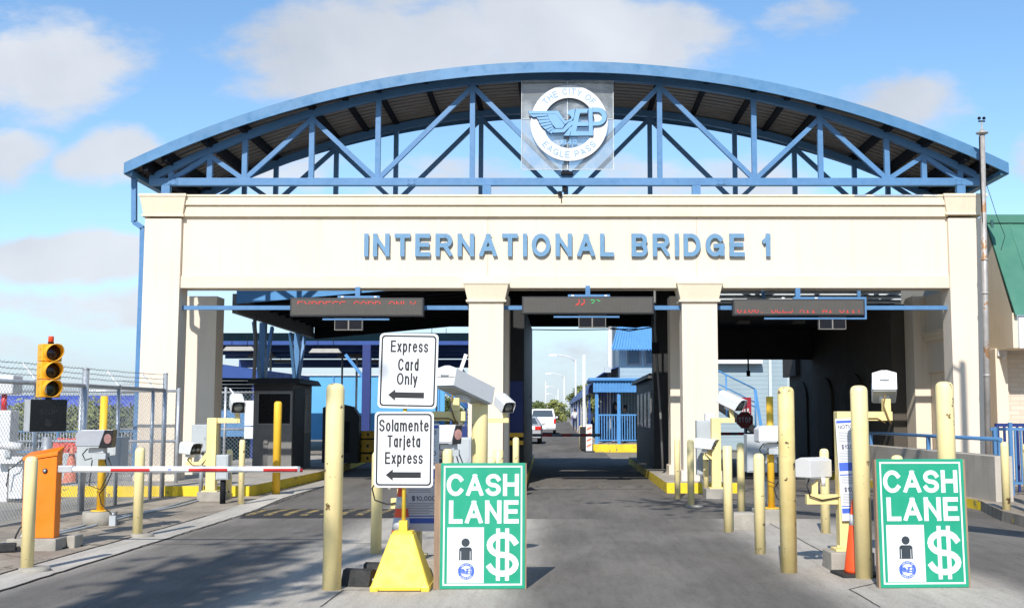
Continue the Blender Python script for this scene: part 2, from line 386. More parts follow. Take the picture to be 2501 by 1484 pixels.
def glyph(mb, ch, ox, oz, w, h, t, y, thick, m=0, low=0.0):
    """one character, outline box (ox, oz, w, h), stroke thickness t (metres), standing in XZ and facing -Y"""
    for k, st in enumerate(GL[ch][1]):
        P = [Vector((ox + t/2 + a*max(w-t, 0), oz + t/2 + c*(h-t))) for a, c in st]
        closed = (P[0]-P[-1]).length < 1e-6
        n = len(P); Lf = []; Rt = []
        for i in range(n):
            if closed: d0 = P[i]-P[i-1 if i else n-2]; d1 = P[i+1 if i < n-1 else 1]-P[i]
            else: d0 = P[i]-P[max(i-1,0)]; d1 = P[min(i+1,n-1)]-P[i]
            if d0.length < 1e-9: d0 = d1
            if d1.length < 1e-9: d1 = d0
            d0 = d0.normalized(); d1 = d1.normalized(); nn = Vector((-d0.y, d0.x)) + Vector((-d1.y, d1.x))
            if nn.length < 1e-6: nn = Vector((-d1.y, d1.x))
            nn.normalize(); s_ = min(1/max(nn.dot(Vector((-d1.y, d1.x))), .4), 1.8)*t/2
            p = P[i].copy()
            if not closed and i == 0: p = p - d1*t/2
            if not closed and i == n-1: p = p + d0*t/2
            for lst, sg in ((Lf, 1), (Rt, -1)):
                q = p + nn*s_*sg
                if ch.isupper() or ch.isdigit(): q.y = min(max(q.y, oz), oz+h); q.x = min(max(q.x, ox-t*.1), ox+w+t*.1)
                lst.append(q)
        ye = y - thick - .0006*k
        b0 = [(q.x, ye, q.y) for q in Lf] + [(q.x, ye, q.y) for q in Rt] + [(q.x, y, q.y) for q in Lf] + [(q.x, y, q.y) for q in Rt]
        fs = []
        for i in range(n-1):
            fs += [(i, i+1, n+i+1, n+i), (2*n+i, 2*n+i+1, i+1, i), (n+i, n+i+1, 3*n+i+1, 3*n+i)]
        if not closed: fs += [(0, n, 3*n, 2*n), (n-1, 2*n+n-1, 4*n-1, 2*n-1)]
        mb._add(b0, fs, m)
    if ch == '$':
        for a in (.36, .64):
            mb.box(ox+a*w-t*.34, ox+a*w+t*.34, y-thick-.002, y, oz-h*.09, oz+h*1.09, m)
def layout(s, width, h, gap):
    ws = [GL[c][0] for c in s]; k = (width/h - gap*(len(s)-1))/sum(ws)
    out = []; x = 0
    for c, w in zip(s, ws): out.append((c, x*h, w*k*h)); x += w*k + gap
    return out
def write(mb, s, x0, x1, z0, z1, y, thick, t=.16, gap=.14, m=0):
    h = z1-z0
    for c, x, w in layout(s, x1-x0, h, gap): glyph(mb, c, x0+x, z0, w, h, min(t*h, w) if c not in 'Il1' else t*h, y, thick, m)
# ---------------------------------------------------------------- ground
def ground_mat(name, light, dark, lanes=(), scale=.9, amount=.5, bump=.35, speck=.15, stretch=(1,.22,1), cracks=False):
    m = bpy.data.materials.new(name); m.use_nodes = True; nt = m.node_tree; N = nt.nodes; L = nt.links
    bs = N['Principled BSDF']; bs.inputs['Roughness'].default_value = .92; bs.inputs['Specular IOR Level'].default_value = .2
    tc = N.new('ShaderNodeTexCoord'); V = tc.outputs['Object']
    def noise(s, d=5, r=.6, st=None):
        n = N.new('ShaderNodeTexNoise'); n.inputs['Scale'].default_value = s; n.inputs['Detail'].default_value = d; n.inputs['Roughness'].default_value = r
        if st:
            mp = N.new('ShaderNodeMapping'); mp.inputs['Scale'].default_value = st; L.new(V, mp.inputs[0]); L.new(mp.outputs[0], n.inputs['Vector'])
        else: L.new(V, n.inputs['Vector'])
        return n.outputs[0]
    def M_(op, a, b=None):
        n = N.new('ShaderNodeMath'); n.operation = op; n.use_clamp = False
        for i, v in enumerate((a, b)):
            if v is None: continue
            if isinstance(v, (int, float)): n.inputs[i].default_value = v
            else: L.new(v, n.inputs[i])
        return n.outputs[0]
    def rng(v, a, b, c=0., d=1., smooth=True):
        x = N.new('ShaderNodeMapRange'); L.new(v, x.inputs[0])
        if smooth: x.interpolation_type = 'SMOOTHSTEP'
        for i, q in enumerate((a, b, c, d)): x.inputs[i+1].default_value = q
        return x.outputs[0]
    f = rng(noise(scale, 6, .62, stretch), .30, .72, 0, amount)
    sep = N.new('ShaderNodeSeparateXYZ'); L.new(V, sep.inputs[0])
    if lanes:
        wob = M_('MULTIPLY', M_('SUBTRACT', noise(.35, 4, .55, (1,.5,1)), .5), 1.1)
        x = M_('ADD', sep.outputs[0], wob); acc = None
        for (c, hw, st) in lanes:
            t = rng(M_('ABSOLUTE', M_('SUBTRACT', x, c)), hw+.45, hw-.35, 0, st)
            acc = t if acc is None else M_('MAXIMUM', acc, t)
        patch = rng(noise(.8, 5, .6, (1,.4,1)), .34, .64, .84, 1.04)
        f = M_('MINIMUM', M_('MAXIMUM', M_('MULTIPLY', acc, patch), M_('MULTIPLY', f, .6)), 1.0)
    mx = N.new('ShaderNodeMix'); mx.data_type = 'RGBA'; L.new(f, mx.inputs[0]); mx.inputs[6].default_value = (*light, 1); mx.inputs[7].default_value = (*dark, 1)
    c = mx.outputs[2]
    g = N.new('ShaderNodeMix'); g.data_type = 'RGBA'; g.blend_type = 'MULTIPLY'; L.new(rng(noise(55, 4, .7), .3, .75, 0, 1), g.inputs[0])
    L.new(c, g.inputs[6]); g.inputs[7].default_value = (1-speck*2, 1-speck*2, 1-speck*2, 1); c = g.outputs[2]
    # fine wear running along the lanes
    wr = N.new('ShaderNodeMix'); wr.data_type = 'RGBA'; wr.blend_type = 'MULTIPLY'; L.new(rng(noise(3.2, 7, .72, (2.6,.30,1)), .38, .70, 0, .55), wr.inputs[0])
    L.new(c, wr.inputs[6]); wr.inputs[7].default_value = (.66,.65,.64,1); c = wr.outputs[2]
    oil = N.new('ShaderNodeMix'); oil.data_type = 'RGBA'; oil.blend_type = 'MULTIPLY'; L.new(rng(noise(11, 3, .5), .70, .76, 0, .7), oil.inputs[0])
    L.new(c, oil.inputs[6]); oil.inputs[7].default_value = (.42,.41,.40,1); c = oil.outputs[2]
    # drips and spots
    sp = N.new('ShaderNodeMix'); sp.data_type = 'RGBA'; sp.blend_type = 'MULTIPLY'; L.new(rng(noise(2.6, 6, .7), .60, .70, 0, .6), sp.inputs[0])
    L.new(c, sp.inputs[6]); sp.inputs[7].default_value = (.62,.60,.58,1); c = sp.outputs[2]
    if cracks:
        vo = N.new('ShaderNodeTexVoronoi'); vo.feature = 'DISTANCE_TO_EDGE'; vo.inputs['Scale'].default_value = .42
        av = N.new('ShaderNodeVectorMath'); av.operation = 'ADD'; nn = N.new('ShaderNodeTexNoise'); nn.inputs['Scale'].default_value = 1.6; nn.inputs['Detail'].default_value = 5
        L.new(V, nn.inputs['Vector']); L.new(V, av.inputs[0]); L.new(nn.outputs['Color'], av.inputs[1]); L.new(av.outputs[0], vo.inputs['Vector'])
        cm = N.new('ShaderNodeMix'); cm.data_type = 'RGBA'; cm.blend_type = 'MULTIPLY'; L.new(rng(vo.outputs['Distance'], .012, .003, 0, .7), cm.inputs[0])
        L.new(c, cm.inputs[6]); cm.inputs[7].default_value = (.25,.24,.23,1); c = cm.outputs[2]
    L.new(c, bs.inputs['Base Color'])
    b = N.new('ShaderNodeBump'); b.inputs['Strength'].default_value = bump; b.inputs['Distance'].default_value = .012
    L.new(noise(70, 5, .7), b.inputs['Height']); L.new(b.outputs[0], bs.inputs['Normal'])
    return m
g_dirt = ground_mat('dry_ground', (.34,.30,.24), (.20,.18,.14), scale=.4, stretch=(1,1,1))
g_asph = ground_mat('worn_asphalt', (.225,.205,.182), (.122,.113,.103), scale=.7, amount=.9, speck=.2)
g_apron= ground_mat('lane_concrete', (.55,.50,.43), (.168,.154,.137), lanes=((-3.9,1.1,1.0),(.98,1.32,1.0),(6.0,1.95,1.0)), scale=.8, amount=.5, cracks=False)
g_walk = ground_mat('sidewalk_concrete', (.47,.40,.315), (.24,.205,.165), scale=1.3, amount=.9, stretch=(1,.6,1), cracks=True)
g_gutt = ground_mat('gutter_concrete', (.64,.59,.51), (.42,.385,.335), scale=1.2, amount=.8)
g_side = ground_mat('island_concrete', (.55,.50,.43), (.36,.33,.285), scale=1.5, amount=.8, stretch=(1,1,1))

def strip(name, xs, ys, dz, m, profile=True):
    b = MB()
    for i in range(len(ys)-1):
        y0, y1 = ys[i], ys[i+1]
        x0, x1 = xs(y0), xs(y1)
        b.quad((x0[0], y0, gz(y0)+dz), (x0[1], y0, gz(y0)+dz), (x1[1], y1, gz(y1)+dz), (x1[0], y1, gz(y1)+dz))
    return tag(b.build(name, m, fix=False), kind='structure')
strip('ground', lambda y: (-900, 900), [-200, 42, 100, 170, 171, 1800], -.02, g_dirt)
strip('road', lambda y: (-9.0, 9.0) if y <= 42 else (-7.5, 2.2), [-30, 42], .0, g_asph)
strip('bridge_road', lambda y: (-9.0, 1.9), [42.01, 60, 90, 130, 170], .0, g_asph)
strip('forecourt', lambda y: (-4.95, 6.9), [-12, 17.595], .006, g_apron)
strip('lane_slab', lambda y: (-5.05, -2.3), [17.608, 20.5], .005, g_apron)
strip('gutter', lambda y: (-5.47, -4.955) if y < 20 else (-5.72, -5.25), [-12, 18, 22, 28], .012, g_gutt)
strip('sidewalk', lambda y: (-7.9, -5.475) if y < 21 else (-7.9, -5.72), [-12, 18, 22.4], .016, g_walk)
strip('yard', lambda y: (-30, -7.905), [-12, 22, 34], .004, ground_mat('yard_concrete', (.40,.37,.32), (.26,.24,.2), scale=.5, amount=.9, cracks=True))

m_line = mat('faded_line_yellow', (.46,.38,.16), .9, var=.25, scale=5, chips=((.2,.19,.17), .48, 7))
mk = MB()
for x0, x1 in ((-.36,.10), (.42,1.02), (1.72,2.35), (-1.05,-.52)):
    mk.quad((x0,9.16,.011),(x1,9.16,.011),(x1,9.32,.011),(x0,9.32,.011))
tag(mk.build('lane_markings', m_line, fix=False), kind='structure')
m_joint = mat('joint_dark', (.06,.055,.05), .95, var=.3, scale=8)
jt = MB()
def joint(pts, w, z):
    for i in range(len(pts)-1):
        p, q = Vector((*pts[i], z)), Vector((*pts[i+1], z)); n = (q-p).cross(Vector((0,0,1))).normalized()*w/2
        jt.quad(p-n, p+n, q+n, q-n)
random.seed(3)
def wander(a, b, n=26, j=.012):
    return [(a[0]+(b[0]-a[0])*i/n + random.uniform(-j,j), a[1]+(b[1]-a[1])*i/n + random.uniform(-j,j)) for i in range(n+1)]
joint(wander((-4.953,8.5), (-4.98,18), 60, .014), .026, .0175)
joint(wander((-4.98,18), (-5.24,26), 30, .02), .026, .0175)
joint(wander((-5.475,8.5), (-5.475,18), 40, .008), .016, .0205)
for (a, b) in (((783,1483),(838,1442)), ((838,1442),(1066,1441)), ((2075,1440),(2150,1484)), ((2075,1440),(2150,1422))):
    p, q = gnd(*a), gnd(*b); joint(wander((p.x,p.y),(q.x,q.y),10,.004), .014, .010)
joint(wander((-4.95,14.1), (-2.0,14.25), 14, .006), .016, .010)
joint(wander((-.8,17.6), (3.2,17.6), 16, .012), .02, .010)
joint(wander((3.0,12.0), (3.05,17.6), 10, .006), .014, .010)
tag(jt.build('pavement_joints', m_joint, fix=False), kind='structure')

rh = random.Random(9); hb = MB(); nh = 160; prev = None
for i in range(nh+1):
    x = -900+1800*i/nh; h = 3.4+1.6*math.sin(i*.23)+1.2*math.sin(i*.71+1)+rh.uniform(-.5,.5)
    cur = [(x,520,-.5),(x,528,h*.6),(x,545,h),(x,600,h*1.05),(x,700,-.5)]
    if prev:
        for k in range(4): hb.quad(prev[k], cur[k], cur[k+1], prev[k+1])
    prev = cur
tag(hb.build('hills', mat('wooded_green', (.075,.085,.04), .9, var=.45, scale=.12, bump=.6, bscale=.4), fix=False), kind='structure')
def island(name, poly, h, side, top=g_side, front=None):
    b = MB(); n = len(poly)
    vs = [(x, y, gz(y)-.01) for x, y in poly] + [(x, y, h+gz(y)) for x, y in poly]
    b._add(vs, [tuple(range(n, 2*n))], 0)
    b._add(vs, [(k, (k+1) % n, n+(k+1) % n, n+k) for k in range(n)], 1)
    return tag(b.build(name, [top, side], bevel=.02), kind='structure')
island('traffic_island', [(-8.9,22.4),(-6.0,22.4),(-5.84,28.2),(-6.3,36),(-6.6,40),(-10,40),(-10,22.4)], .21, m_kerb)
island('traffic_island', [(-2.35,23.4),(-.82,23.4),(-.72,24.2),(-.92,41),(-2.4,41)], .21, m_kerb)
island('traffic_island', [(2.17,23.5),(3.62,23.5),(3.75,38),(2.27,38)], .21, m_kerb)
island('traffic_island', [(1.43,49.2),(6,49.2),(6,64),(1.43,64)], .33, m_kerb)
island('pavement', [(6.6,40),(6.75,27),(6.98,19.25),(14,19.25),(20,19.25),(20,40)], .16, m_kerb, g_walk)
island('pavement', [(6.98,19.24),(6.80,18.4),(6.55,17.2),(6.50,16.2),(6.3,9),(20,9),(20,19.24)], .16, mat('dirty_kerb', (.27,.24,.2), .9, var=.3, scale=4, bump=.5, chips=((.5,.33,.05), .38, 3)), g_walk)

# ---------------------------------------------------------------- gate portal
YG, YR = 24.2, 26.9
gate = thing('toll_gate', 'cream bridge gateway with blue arched steel roof and blue raised lettering over its lanes', 'gate', (0, YG, 0))
def X(px, Y, py=700): return at(px, py, Y).x
def Z(py, Y=YG): return at(1367, py, Y).z
zt, zb1, zb2, zm, zbot = Z(476), Z(501), Z(528), Z(673), Z(702)
xl0, xl1 = X(348, YG), X(438, YG); xr0, xr1 = X(2321, YG), X(2402, YG)
PD = .55
b = MB(); b.box(xl1, xr0, YG+.10, YG+PD+.05, zbot+.004, zb2); b.build('beam_wall', m_cream, gate, True)
b = MB(); b.box(xl1-.02, xr0+.02, YG+.055, YG+PD+.08, zbot, zm); b.build('lintel_band', m_creamT, gate, True)
b = MB(); b.box(xl1-.01, xr0+.01, YG+.02, YG+PD+.12, zb2, zb1-.004); b.box(xl1-.01, xr0+.01, YG-.03, YG+PD+.14, zb1, zt-.045)
b.box(xl1-.01, xr0+.01, YG-.05, YG+PD+.16, zt-.043, zt); b.build('cornice', m_creamT, gate, True, bevel=.006)
m_flake = mat('flaked_grey', (.33,.37,.42), .8, var=.1, chips=((.75,.68,.55), .47, 5))
b = MB(); b.box(X(2090,YG), X(2295,YG), YG-.056, YG-.0505, zt-.04, zt-.003); b.build('flaking_patch', m_flake, gate, True)
# thin tan joint lines in the stucco
for px in (1190, 1704):
    b = MB(); x = X(px, YG); b.box(x-.008, x+.008, YG+.097, YG+.1, zm+.01, zb2-.01)
    b.build('panel_joint', mat('joint_tan', (.52,.44,.34), .9), gate, True)
def pillar(x0, x1, y0, y1, ztop, flare=True, base=True):
    b = MB(); b.box(x0, x1, y0, y1, .2, ztop)
    if base: b.box(x0-.05, x1+.05, y0-.05, y1+.05, .2, .42)
    return b.build('pillar', m_cream, gate, True, bevel=.008)
def capital(x0, x1, y0, y1, z0, z1, fl):
    b = MB(); b.frustum(x0-.03, x1+.03, y0-.03, y1+.03, z0, x0-fl, x1+fl, y0-fl, y1+fl, z1-.06)
    b.box(x0-fl-.015, x1+fl+.015, y0-fl-.015, y1+fl+.015, z1-.06, z1)
    b.box(x0-.06, x1+.06, y0-.06, y1+.06, z0-.045, z0)
    return b.build('capital', m_creamT, gate, True, bevel=.006)
xp = [(X(1144,YG,900), X(1229,YG,900)), (X(1667,YG,900), X(1754,YG,900))]
pillar(xl0, xl1, YG, YG+PD, zb2-.04); pillar(xr0, xr1, YG, YG+PD, zb2-.04)
capital(xl0, xl1, YG, YG+PD, Z(524), zt+.012, .10); capital(xr0, xr1, YG, YG+PD, Z(520), zt+.012, .10)
for (a, c) in xp:
    pillar(a, c, YG, YG+PD, Z(729)); capital(a, c, YG, YG+PD, Z(732), Z(688), .105)
for (a, c) in ((xl0, xl1), xp[0], xp[1]):
    pillar(a, c, YR, YR+.6, zbot+.1)
pillar(8.32, xr1, YR, YR+.7, zbot+.1)
# rear right side wall with moulding
b = MB(); b.box(8.62, 8.9, YG+PD+.01, YR-.01, 2.55, zbot+.1); b.box(8.70, 8.9, YG+PD+.01, YR-.01, .2, 2.55)
b.build('side_wall', m_cream, gate, True)
b = MB(); b.box(8.52, 8.62, YG+PD+.02, YR-.02, 3.38, 3.46); b.box(8.56, 8.62, YG+PD+.02, YR-.02, 3.28, 3.38); b.box(8.5, 8.62, YG+PD+.02, YR-.02, 3.46, 3.5)
b.build('side_moulding', m_creamT, gate, True)
# lettering: one mesh per letter
m_letter = mat('letter_blue', (.13,.265,.41), .45, var=.06)
lx0, lz0, lz1 = X(887,YG), Z(626), Z(570)
for c_, ox, w_ in layout('INTERNATIONAL BRIDGE 1', X(1884,YG)-lx0, lz1-lz0, .215):
    if c_ == ' ': continue
    b = MB(); glyph(b, c_, lx0+ox, lz0, w_, lz1-lz0, .192*(lz1-lz0), YG+.06, .045)
    b.build('letter', m_letter, gate, True)
# cross bars carrying the displays
YB = YG+.22
for (a, c) in ((xl1, xp[0][0]), (xp[0][1], xp[1][0]), (xp[1][1], xr0)):
    b = MB(); b.box(a-.02, c+.02, YB, YB+.1, Z(756,YB), Z(746,YB)); b.build('sign_bar', m_blue, gate, True)
# downpipe on the left
b = MB()
pts = [(at(328,418,YG+.1)), (at(328,543,YG+.1)), (at(349,557,YG+.1)), (at(347.5,640,YG+.1)), Vector((xl0-.06, YG+.1, .3))]
for i in range(4): b.beam(pts[i], pts[i+1], .10, .10, up=(0,1,0))
b.build('downpipe', m_blue, gate, True)
b = MB(); b.box(X(1363,YG), X(1373,YG), YG-.10, YG-.04, Z(479), Z(469)); b.tube([at(1369,478,YG-.06), at(1371,485,YG-.04), at(1372,496,YG-.035)], .012, 6)
b.build('lamp_stub', m_dark, gate, True)

# ---------------------------------------------------------------- arched roof and trusses
YT, YT2 = YG+.28, (YG+.28)/.9
YF, YF2 = YG-.25, YT2+.45
xc = X(1383, YF, 300)
def circ(Y, apex, half, sag_y):
    """arc through photo points on plane Y -> (xc, ztop, radius)"""
    a = at(apex[0], apex[1], Y); e = at(half[0], half[1], Y)
    h = abs(e.x-a.x); s = a.z-e.z
    return a.x, a.z, (h*h+s*s)/(2*s), h
ax, az, ar, ah = circ(YF, (1383,152), (305,399), 0)
def arc(x, r, top, cx): return top - r + math.sqrt(max(r*r-(x-cx)**2, 0))
NS = 56
xs = [ax-ah + 2*ah*i/NS for i in range(NS+1)]
roof = MB()
th = .07
for i in range(NS):
    x0, x1 = xs[i], xs[i+1]; z0, z1 = arc(x0,ar,az,ax), arc(x1,ar,az,ax)
    roof._add([(x0,YF+.02,z0),(x1,YF+.02,z1),(x1,YF2-.02,z1),(x0,YF2-.02,z0),(x0,YF+.02,z0-th),(x1,YF+.02,z1-th),(x1,YF2-.02,z1-th),(x0,YF2-.02,z0-th)],
        [(0,1,2,3)], 0)
    # corrugated underside: ribs run across the span
    nb = 14
    for k in range(nb):
        ya = YF+.03+(YF2-YF-.06)*k/nb; yb = YF+.03+(YF2-YF-.06)*(k+.62)/nb; yc = YF+.03+(YF2-YF-.06)*(k+1)/nb
        roof.quad((x0,ya,z0-th),(x1,ya,z1-th),(x1,yb,z1-th),(x0,yb,z0-th), 1)
        roof.quad((x0,yb,z0-th),(x1,yb,z1-th),(x1,yb,z1-th+.035),(x0,yb,z0-th+.035), 1)
        roof.quad((x0,yb,z0-th+.035),(x1,yb,z1-th+.035),(x1,yc,z1-th+.035),(x0,yc,z0-th+.035), 1)
        roof.quad((x0,yc,z0-th+.035),(x1,yc,z1-th+.035),(x1,yc,z1-th),(x0,yc,z0-th), 1)
roof_o = roof.build('arched_roof', [m_fasc, m_deck], gate, True, fix=False)
fz = .235
def fascia(Y, sgn):
    b = MB()
    for i in range(NS):
        x0, x1 = xs[i], xs[i+1]; z0, z1 = arc(x0,ar,az,ax)+.012, arc(x1,ar,az,ax)+.012
        y0, y1 = (Y-.03*sgn, Y+.02*sgn)
        vs_ = [(x0,y0,z0),(x1,y0,z1),(x1,y0,z1-fz),(x0,y0,z0-fz),(x0,y1,z0),(x1,y1,z1),(x1,y1,z1-fz),(x0,y1,z0-fz)]
        b._add(vs_, [(0,3,2,1),(4,5,6,7),(0,1,5,4),(3,7,6,2)], 0)
        # drip lip along the lower edge
        b._add([(x0,y0-.025*sgn,z0-fz+.02),(x1,y0-.025*sgn,z1-fz+.02),(x1,y0-.025*sgn,z1-fz-.01),(x0,y0-.025*sgn,z0-fz-.01),(x0,y0,z0-fz+.02),(x1,y0,z1-fz+.02),(x1,y0,z1-fz-.01),(x0,y0,z0-fz-.01)],
               [(0,3,2,1),(0,1,5,4),(3,7,6,2)], 0)
    return b.build('fascia', m_fasc, roof_o)
def with_off(o):           # sub-part built in world coordinates under a part of the gate
    me = o.data; me.transform(Matrix.Translation(-Vector(gate.location))); return o
with_off(fascia(YF, 1)); with_off(fascia(YF2, -1))
for sx_ in (-1, 1):
    b = MB(); xe = ax+sx_*ah; ze = arc(xe,ar,az,ax)
    b.beam((xe-sx_*.0,YF,ze-.11),(xe-sx_*.0,YF2,ze-.11), .04, .24); b.beam((xe-sx_*.08,YF+.02,ze-.19),(xe-sx_*.08,YF2-.02,ze-.19), .14, .1)
    with_off(b.build('eave_gutter', m_fasc, roof_o))
zc_bot, zc_top = Z(454, YT), Z(436, YT)
nodes = [418,512,597,760,922,1153,1384,1612,1843,2005,2167,2257,2345]
nx = [X(p, YT, 445) for p in nodes]
ca, cz, crr, ch_ = circ(YT, (1384,178), (365,431), 0)
def chord_z(x): return arc(x, crr, cz, ca)
def truss(Y):
    t = MB()   # arched top chord is the parent part
    n = 48; xa = [nx[0]-.45 + (nx[-1]-nx[0]+.9)*i/n for i in range(n+1)]
    for i in range(n):
        z0, z1 = chord_z(xa[i]), chord_z(xa[i+1])
        x0, x1 = xa[i], xa[i+1]
        t._add([(x0,Y-.07,z0),(x1,Y-.07,z1),(x1,Y+.07,z1),(x0,Y+.07,z0),(x0,Y-.07,z0-.16),(x1,Y-.07,z1-.16),(x1,Y+.07,z1-.16),(x0,Y+.07,z0-.16)],
               [(0,1,2,3),(7,6,5,4),(0,4,5,1),(2,6,7,3)])
    to = with_off(t.build('truss_arch', m_blue, gate, fix=True))
    b = MB(); b.box(nx[0]-.46, nx[-1]+.46, Y-.075, Y+.075, zc_bot, zc_top)
    with_off(b.build('bottom_chord', m_blue, to, bevel=.006))
    for x in nx:
        b = MB(); b.box(x-.055, x+.055, Y-.05, Y+.05, zc_top-.01, chord_z(x)-.15); with_off(b.build('post', m_blue, to))
    for i in range(12):
        xa_, xb_ = nx[i], nx[i+1]; up = (i % 2 == 0)
        p = (xa_, Y, zc_top-.03) if up else (xa_, Y, chord_z(xa_)-.2)
        q = (xb_, Y, chord_z(xb_)-.2) if up else (xb_, Y, zc_top-.03)
        b = MB(); b.beam(p, q, .086, .10); with_off(b.build('brace', m_blue, to))
    for px in (407, 1189, 1700, 2345):
        x = X(px, YT, 455); b = MB(); b.box(x-.09, x+.09, Y-.07, Y+.07, zt-.3, zc_bot); with_off(b.build('stub_post', m_blue, to))
    for px in (425, 2338, 1006, 1760):
        x = X(px, YT, 445); b = MB(); b.box(x-.10, x+.10, Y-.084, Y-.0755, zc_bot+.015, zc_top-.015)
        for dx in (-.06, .06):
            for dz in (.045, .115): b.cyl((x+dx,Y-.098,zc_bot+dz),(x+dx,Y-.083,zc_bot+dz), .014, n=6)
        with_off(b.build('splice_plate', m_blue, to))
    return to
truss(YT); truss(YT2)
# purlins between the trusses, at the panel points and between
pl = sorted(nx + [(nx[i]+nx[i+1])/2 for i in (3,4,5,6,7,8)] + [nx[0]-.4, nx[-1]+.4])
for x in pl:
    z = chord_z(x)+.10; zr = arc(x,ar,az,ax)-th
    b = MB(); b.box(x-.06, x+.06, YF+.05, YF2-.05, chord_z(x)-.02, zr-.002); with_off(b.build('purlin', m_dark, roof_o))
# ---------------------------------------------------------------- city emblem hung in the truss
m_panel = bpy.data.materials.new('clear_panel'); m_panel.use_nodes = True
def _panel():
    nt = m_panel.node_tree; N = nt.nodes; L = nt.links; N.clear()
    o = N.new('ShaderNodeOutputMaterial'); t = N.new('ShaderNodeBsdfTransparent'); t.inputs[0].default_value = (.80,.84,.86,1)
    g = N.new('ShaderNodeBsdfGlossy'); g.inputs['Roughness'].default_value = .08; d = N.new('ShaderNodeBsdfDiffuse'); d.inputs[0].default_value = (.62,.64,.64,1)
    m1 = N.new('ShaderNodeMixShader'); m2 = N.new('ShaderNodeMixShader')
    n = N.new('ShaderNodeTexNoise'); n.inputs['Scale'].default_value = 3.0; n.inputs['Detail'].default_value = 8
    tc = N.new('ShaderNodeTexCoord'); L.new(tc.outputs['Object'], n.inputs['Vector'])
    r = N.new('ShaderNodeMapRange'); L.new(n.outputs[0], r.inputs[0])
    for i, q in enumerate((.42, .74, .16, .5)): r.inputs[i+1].default_value = q
    L.new(r.outputs[0], m1.inputs[0]); L.new(t.outputs[0], m1.inputs[1]); L.new(d.outputs[0], m1.inputs[2])
    m2.inputs[0].default_value = .10; L.new(m1.outputs[0], m2.inputs[1]); L.new(g.outputs[0], m2.inputs[2]); L.new(m2.outputs[0], o.inputs[0])
_panel()
m_emb = mat('emblem_blue', (.165,.35,.56), .45, var=.04)
m_embt = mat('emblem_text', (.20,.34,.50), .5, var=.03)
YE = YT-.22
K = .2156/1.0236*YE/F*1.0            # metres per unit of the emblem drawing
ce = at((1260+.2156*755)/1.0236, (160+.2156*690)/1.0236, YE)
emb = thing('emblem_sign', 'round white city emblem with blue eagle on a clear square panel under the arch', 'sign', (ce.x, YE, ce.z))
def E(x, z): return ((x-755)*K, (690-z)*K)
b = MB(); (x0, z1), (x1, z0) = E(188,168), E(1283,1243); b.box(x0, x1, .05, .065, z0, z1); b.build('clear_panel', m_panel, emb)
for i, (a, c, d_, e_) in enumerate(((188,196,168,1243), (1275,1283,168,1243), (197,1274,168,176), (197,1274,1235,1243), (730,740,177,1234), (197,729,626,633), (741,1274,626,633))):
    b = MB(); (xa, za), (xb, zb_) = E(a, e_), E(c, d_); b.box(xa, xb, .035, .048, za, zb_); b.build('panel_strip', mat('strip_grey', (.55,.58,.58), .35, var=.25, scale=9), emb)
b = MB(); n = 72
ro, ri = 456*K, 303*K
for i in range(n):
    a, c = 2*math.pi*i/n, 2*math.pi*(i+1)/n
    P = lambda r, t, y: (r*math.cos(t), y, r*math.sin(t))
    vs_ = [P(ro,a,-.05),P(ro,c,-.05),P(ri,c,-.05),P(ri,a,-.05),P(ro,a,-.01),P(ro,c,-.01),P(ri,c,-.01),P(ri,a,-.01)]
    b._add(vs_, [(0,1,2,3),(7,6,5,4),(0,4,5,1),(3,2,6,7)])
ring = b.build('ring', m_white, emb)
def arc_text(mb, s, r, a_mid, adv, h, t, top, y):
    ws = [GL[c][0]*h*1.0 for c in s]; tot = sum(ws)+adv*(len(s)-1); pos = -tot/2
    for c, w in zip(s, ws):
        mid = pos + w/2; ang = a_mid - mid/r if top else a_mid + mid/r
        rot = ang - math.pi/2 if top else ang + math.pi/2
        rr = r if top else r
        cx_, cz_ = rr*math.cos(ang), rr*math.sin(ang)
        mb.T = Matrix.Translation((cx_, 0, cz_)) @ Matrix.Rotation(-rot, 4, 'Y')
        glyph(mb, c, -w/2, -h/2, w, h, t, y, .004); mb.T = None; pos += w + adv
b = MB(); arc_text(b, 'THE CITY OF', 380*K, math.pi/2, 17*K, 76*K, 11*K, True, -.05); b.build('upper_lettering', m_embt, ring)
b = MB(); arc_text(b, 'EAGLE PASS', 380*K, -math.pi/2, 17*K, 76*K, 11*K, False, -.05); b.build('lower_lettering', m_embt, ring)
EP = [
 [(275,556),(625,553),(700,668),(735,672),(785,640),(765,600),(735,598),(742,562),(772,540),(826,530),(808,640),(782,676),(742,686),(706,716),(600,588),(283,588)],
 [(500,590),(602,592),(702,722),(678,760),(600,764),(558,716),(520,650)],
 [(285,598),(496,592),(504,612),(330,628)], [(372,634),(508,620),(518,650),(392,660)], [(394,668),(522,656),(534,682),(408,702)],
 [(414,710),(538,688),(550,712),(430,738)], [(438,746),(552,718),(564,740),(478,776)], [(486,782),(566,746),(576,760),(508,806)], [(518,812),(578,764),(592,774),(546,826)],
 [(594,772),(682,768),(744,694),(800,672),(834,692),(772,738),(694,812),(560,816)],
 [(688,850),(768,748),(794,742),(757,853)],
 [(835,530),(978,528),(968,577),(884,579),(858,688),(982,688),(982,734),(850,736),(836,800),(986,800),(986,850),(766,852)],
 [(984,518),(1030,516),(1036,850),(986,850)],
]
bowl_o = [(1090+108*math.cos(R(a)), 621-108*math.sin(R(a))) for a in range(90, -91, -12)]
bowl_i = [(1084+58*math.cos(R(a)), 625-58*math.sin(R(a))) for a in range(-90, 91, 12)]
EP.append([(1032,512)]+bowl_o+[(1034,732),(1034,684)]+bowl_i+[(1032,568)])
b = MB()
for k, poly in enumerate(EP): b.prism([E(x, z) for x, z in poly], -.105-.001*(k % 3), -.058)
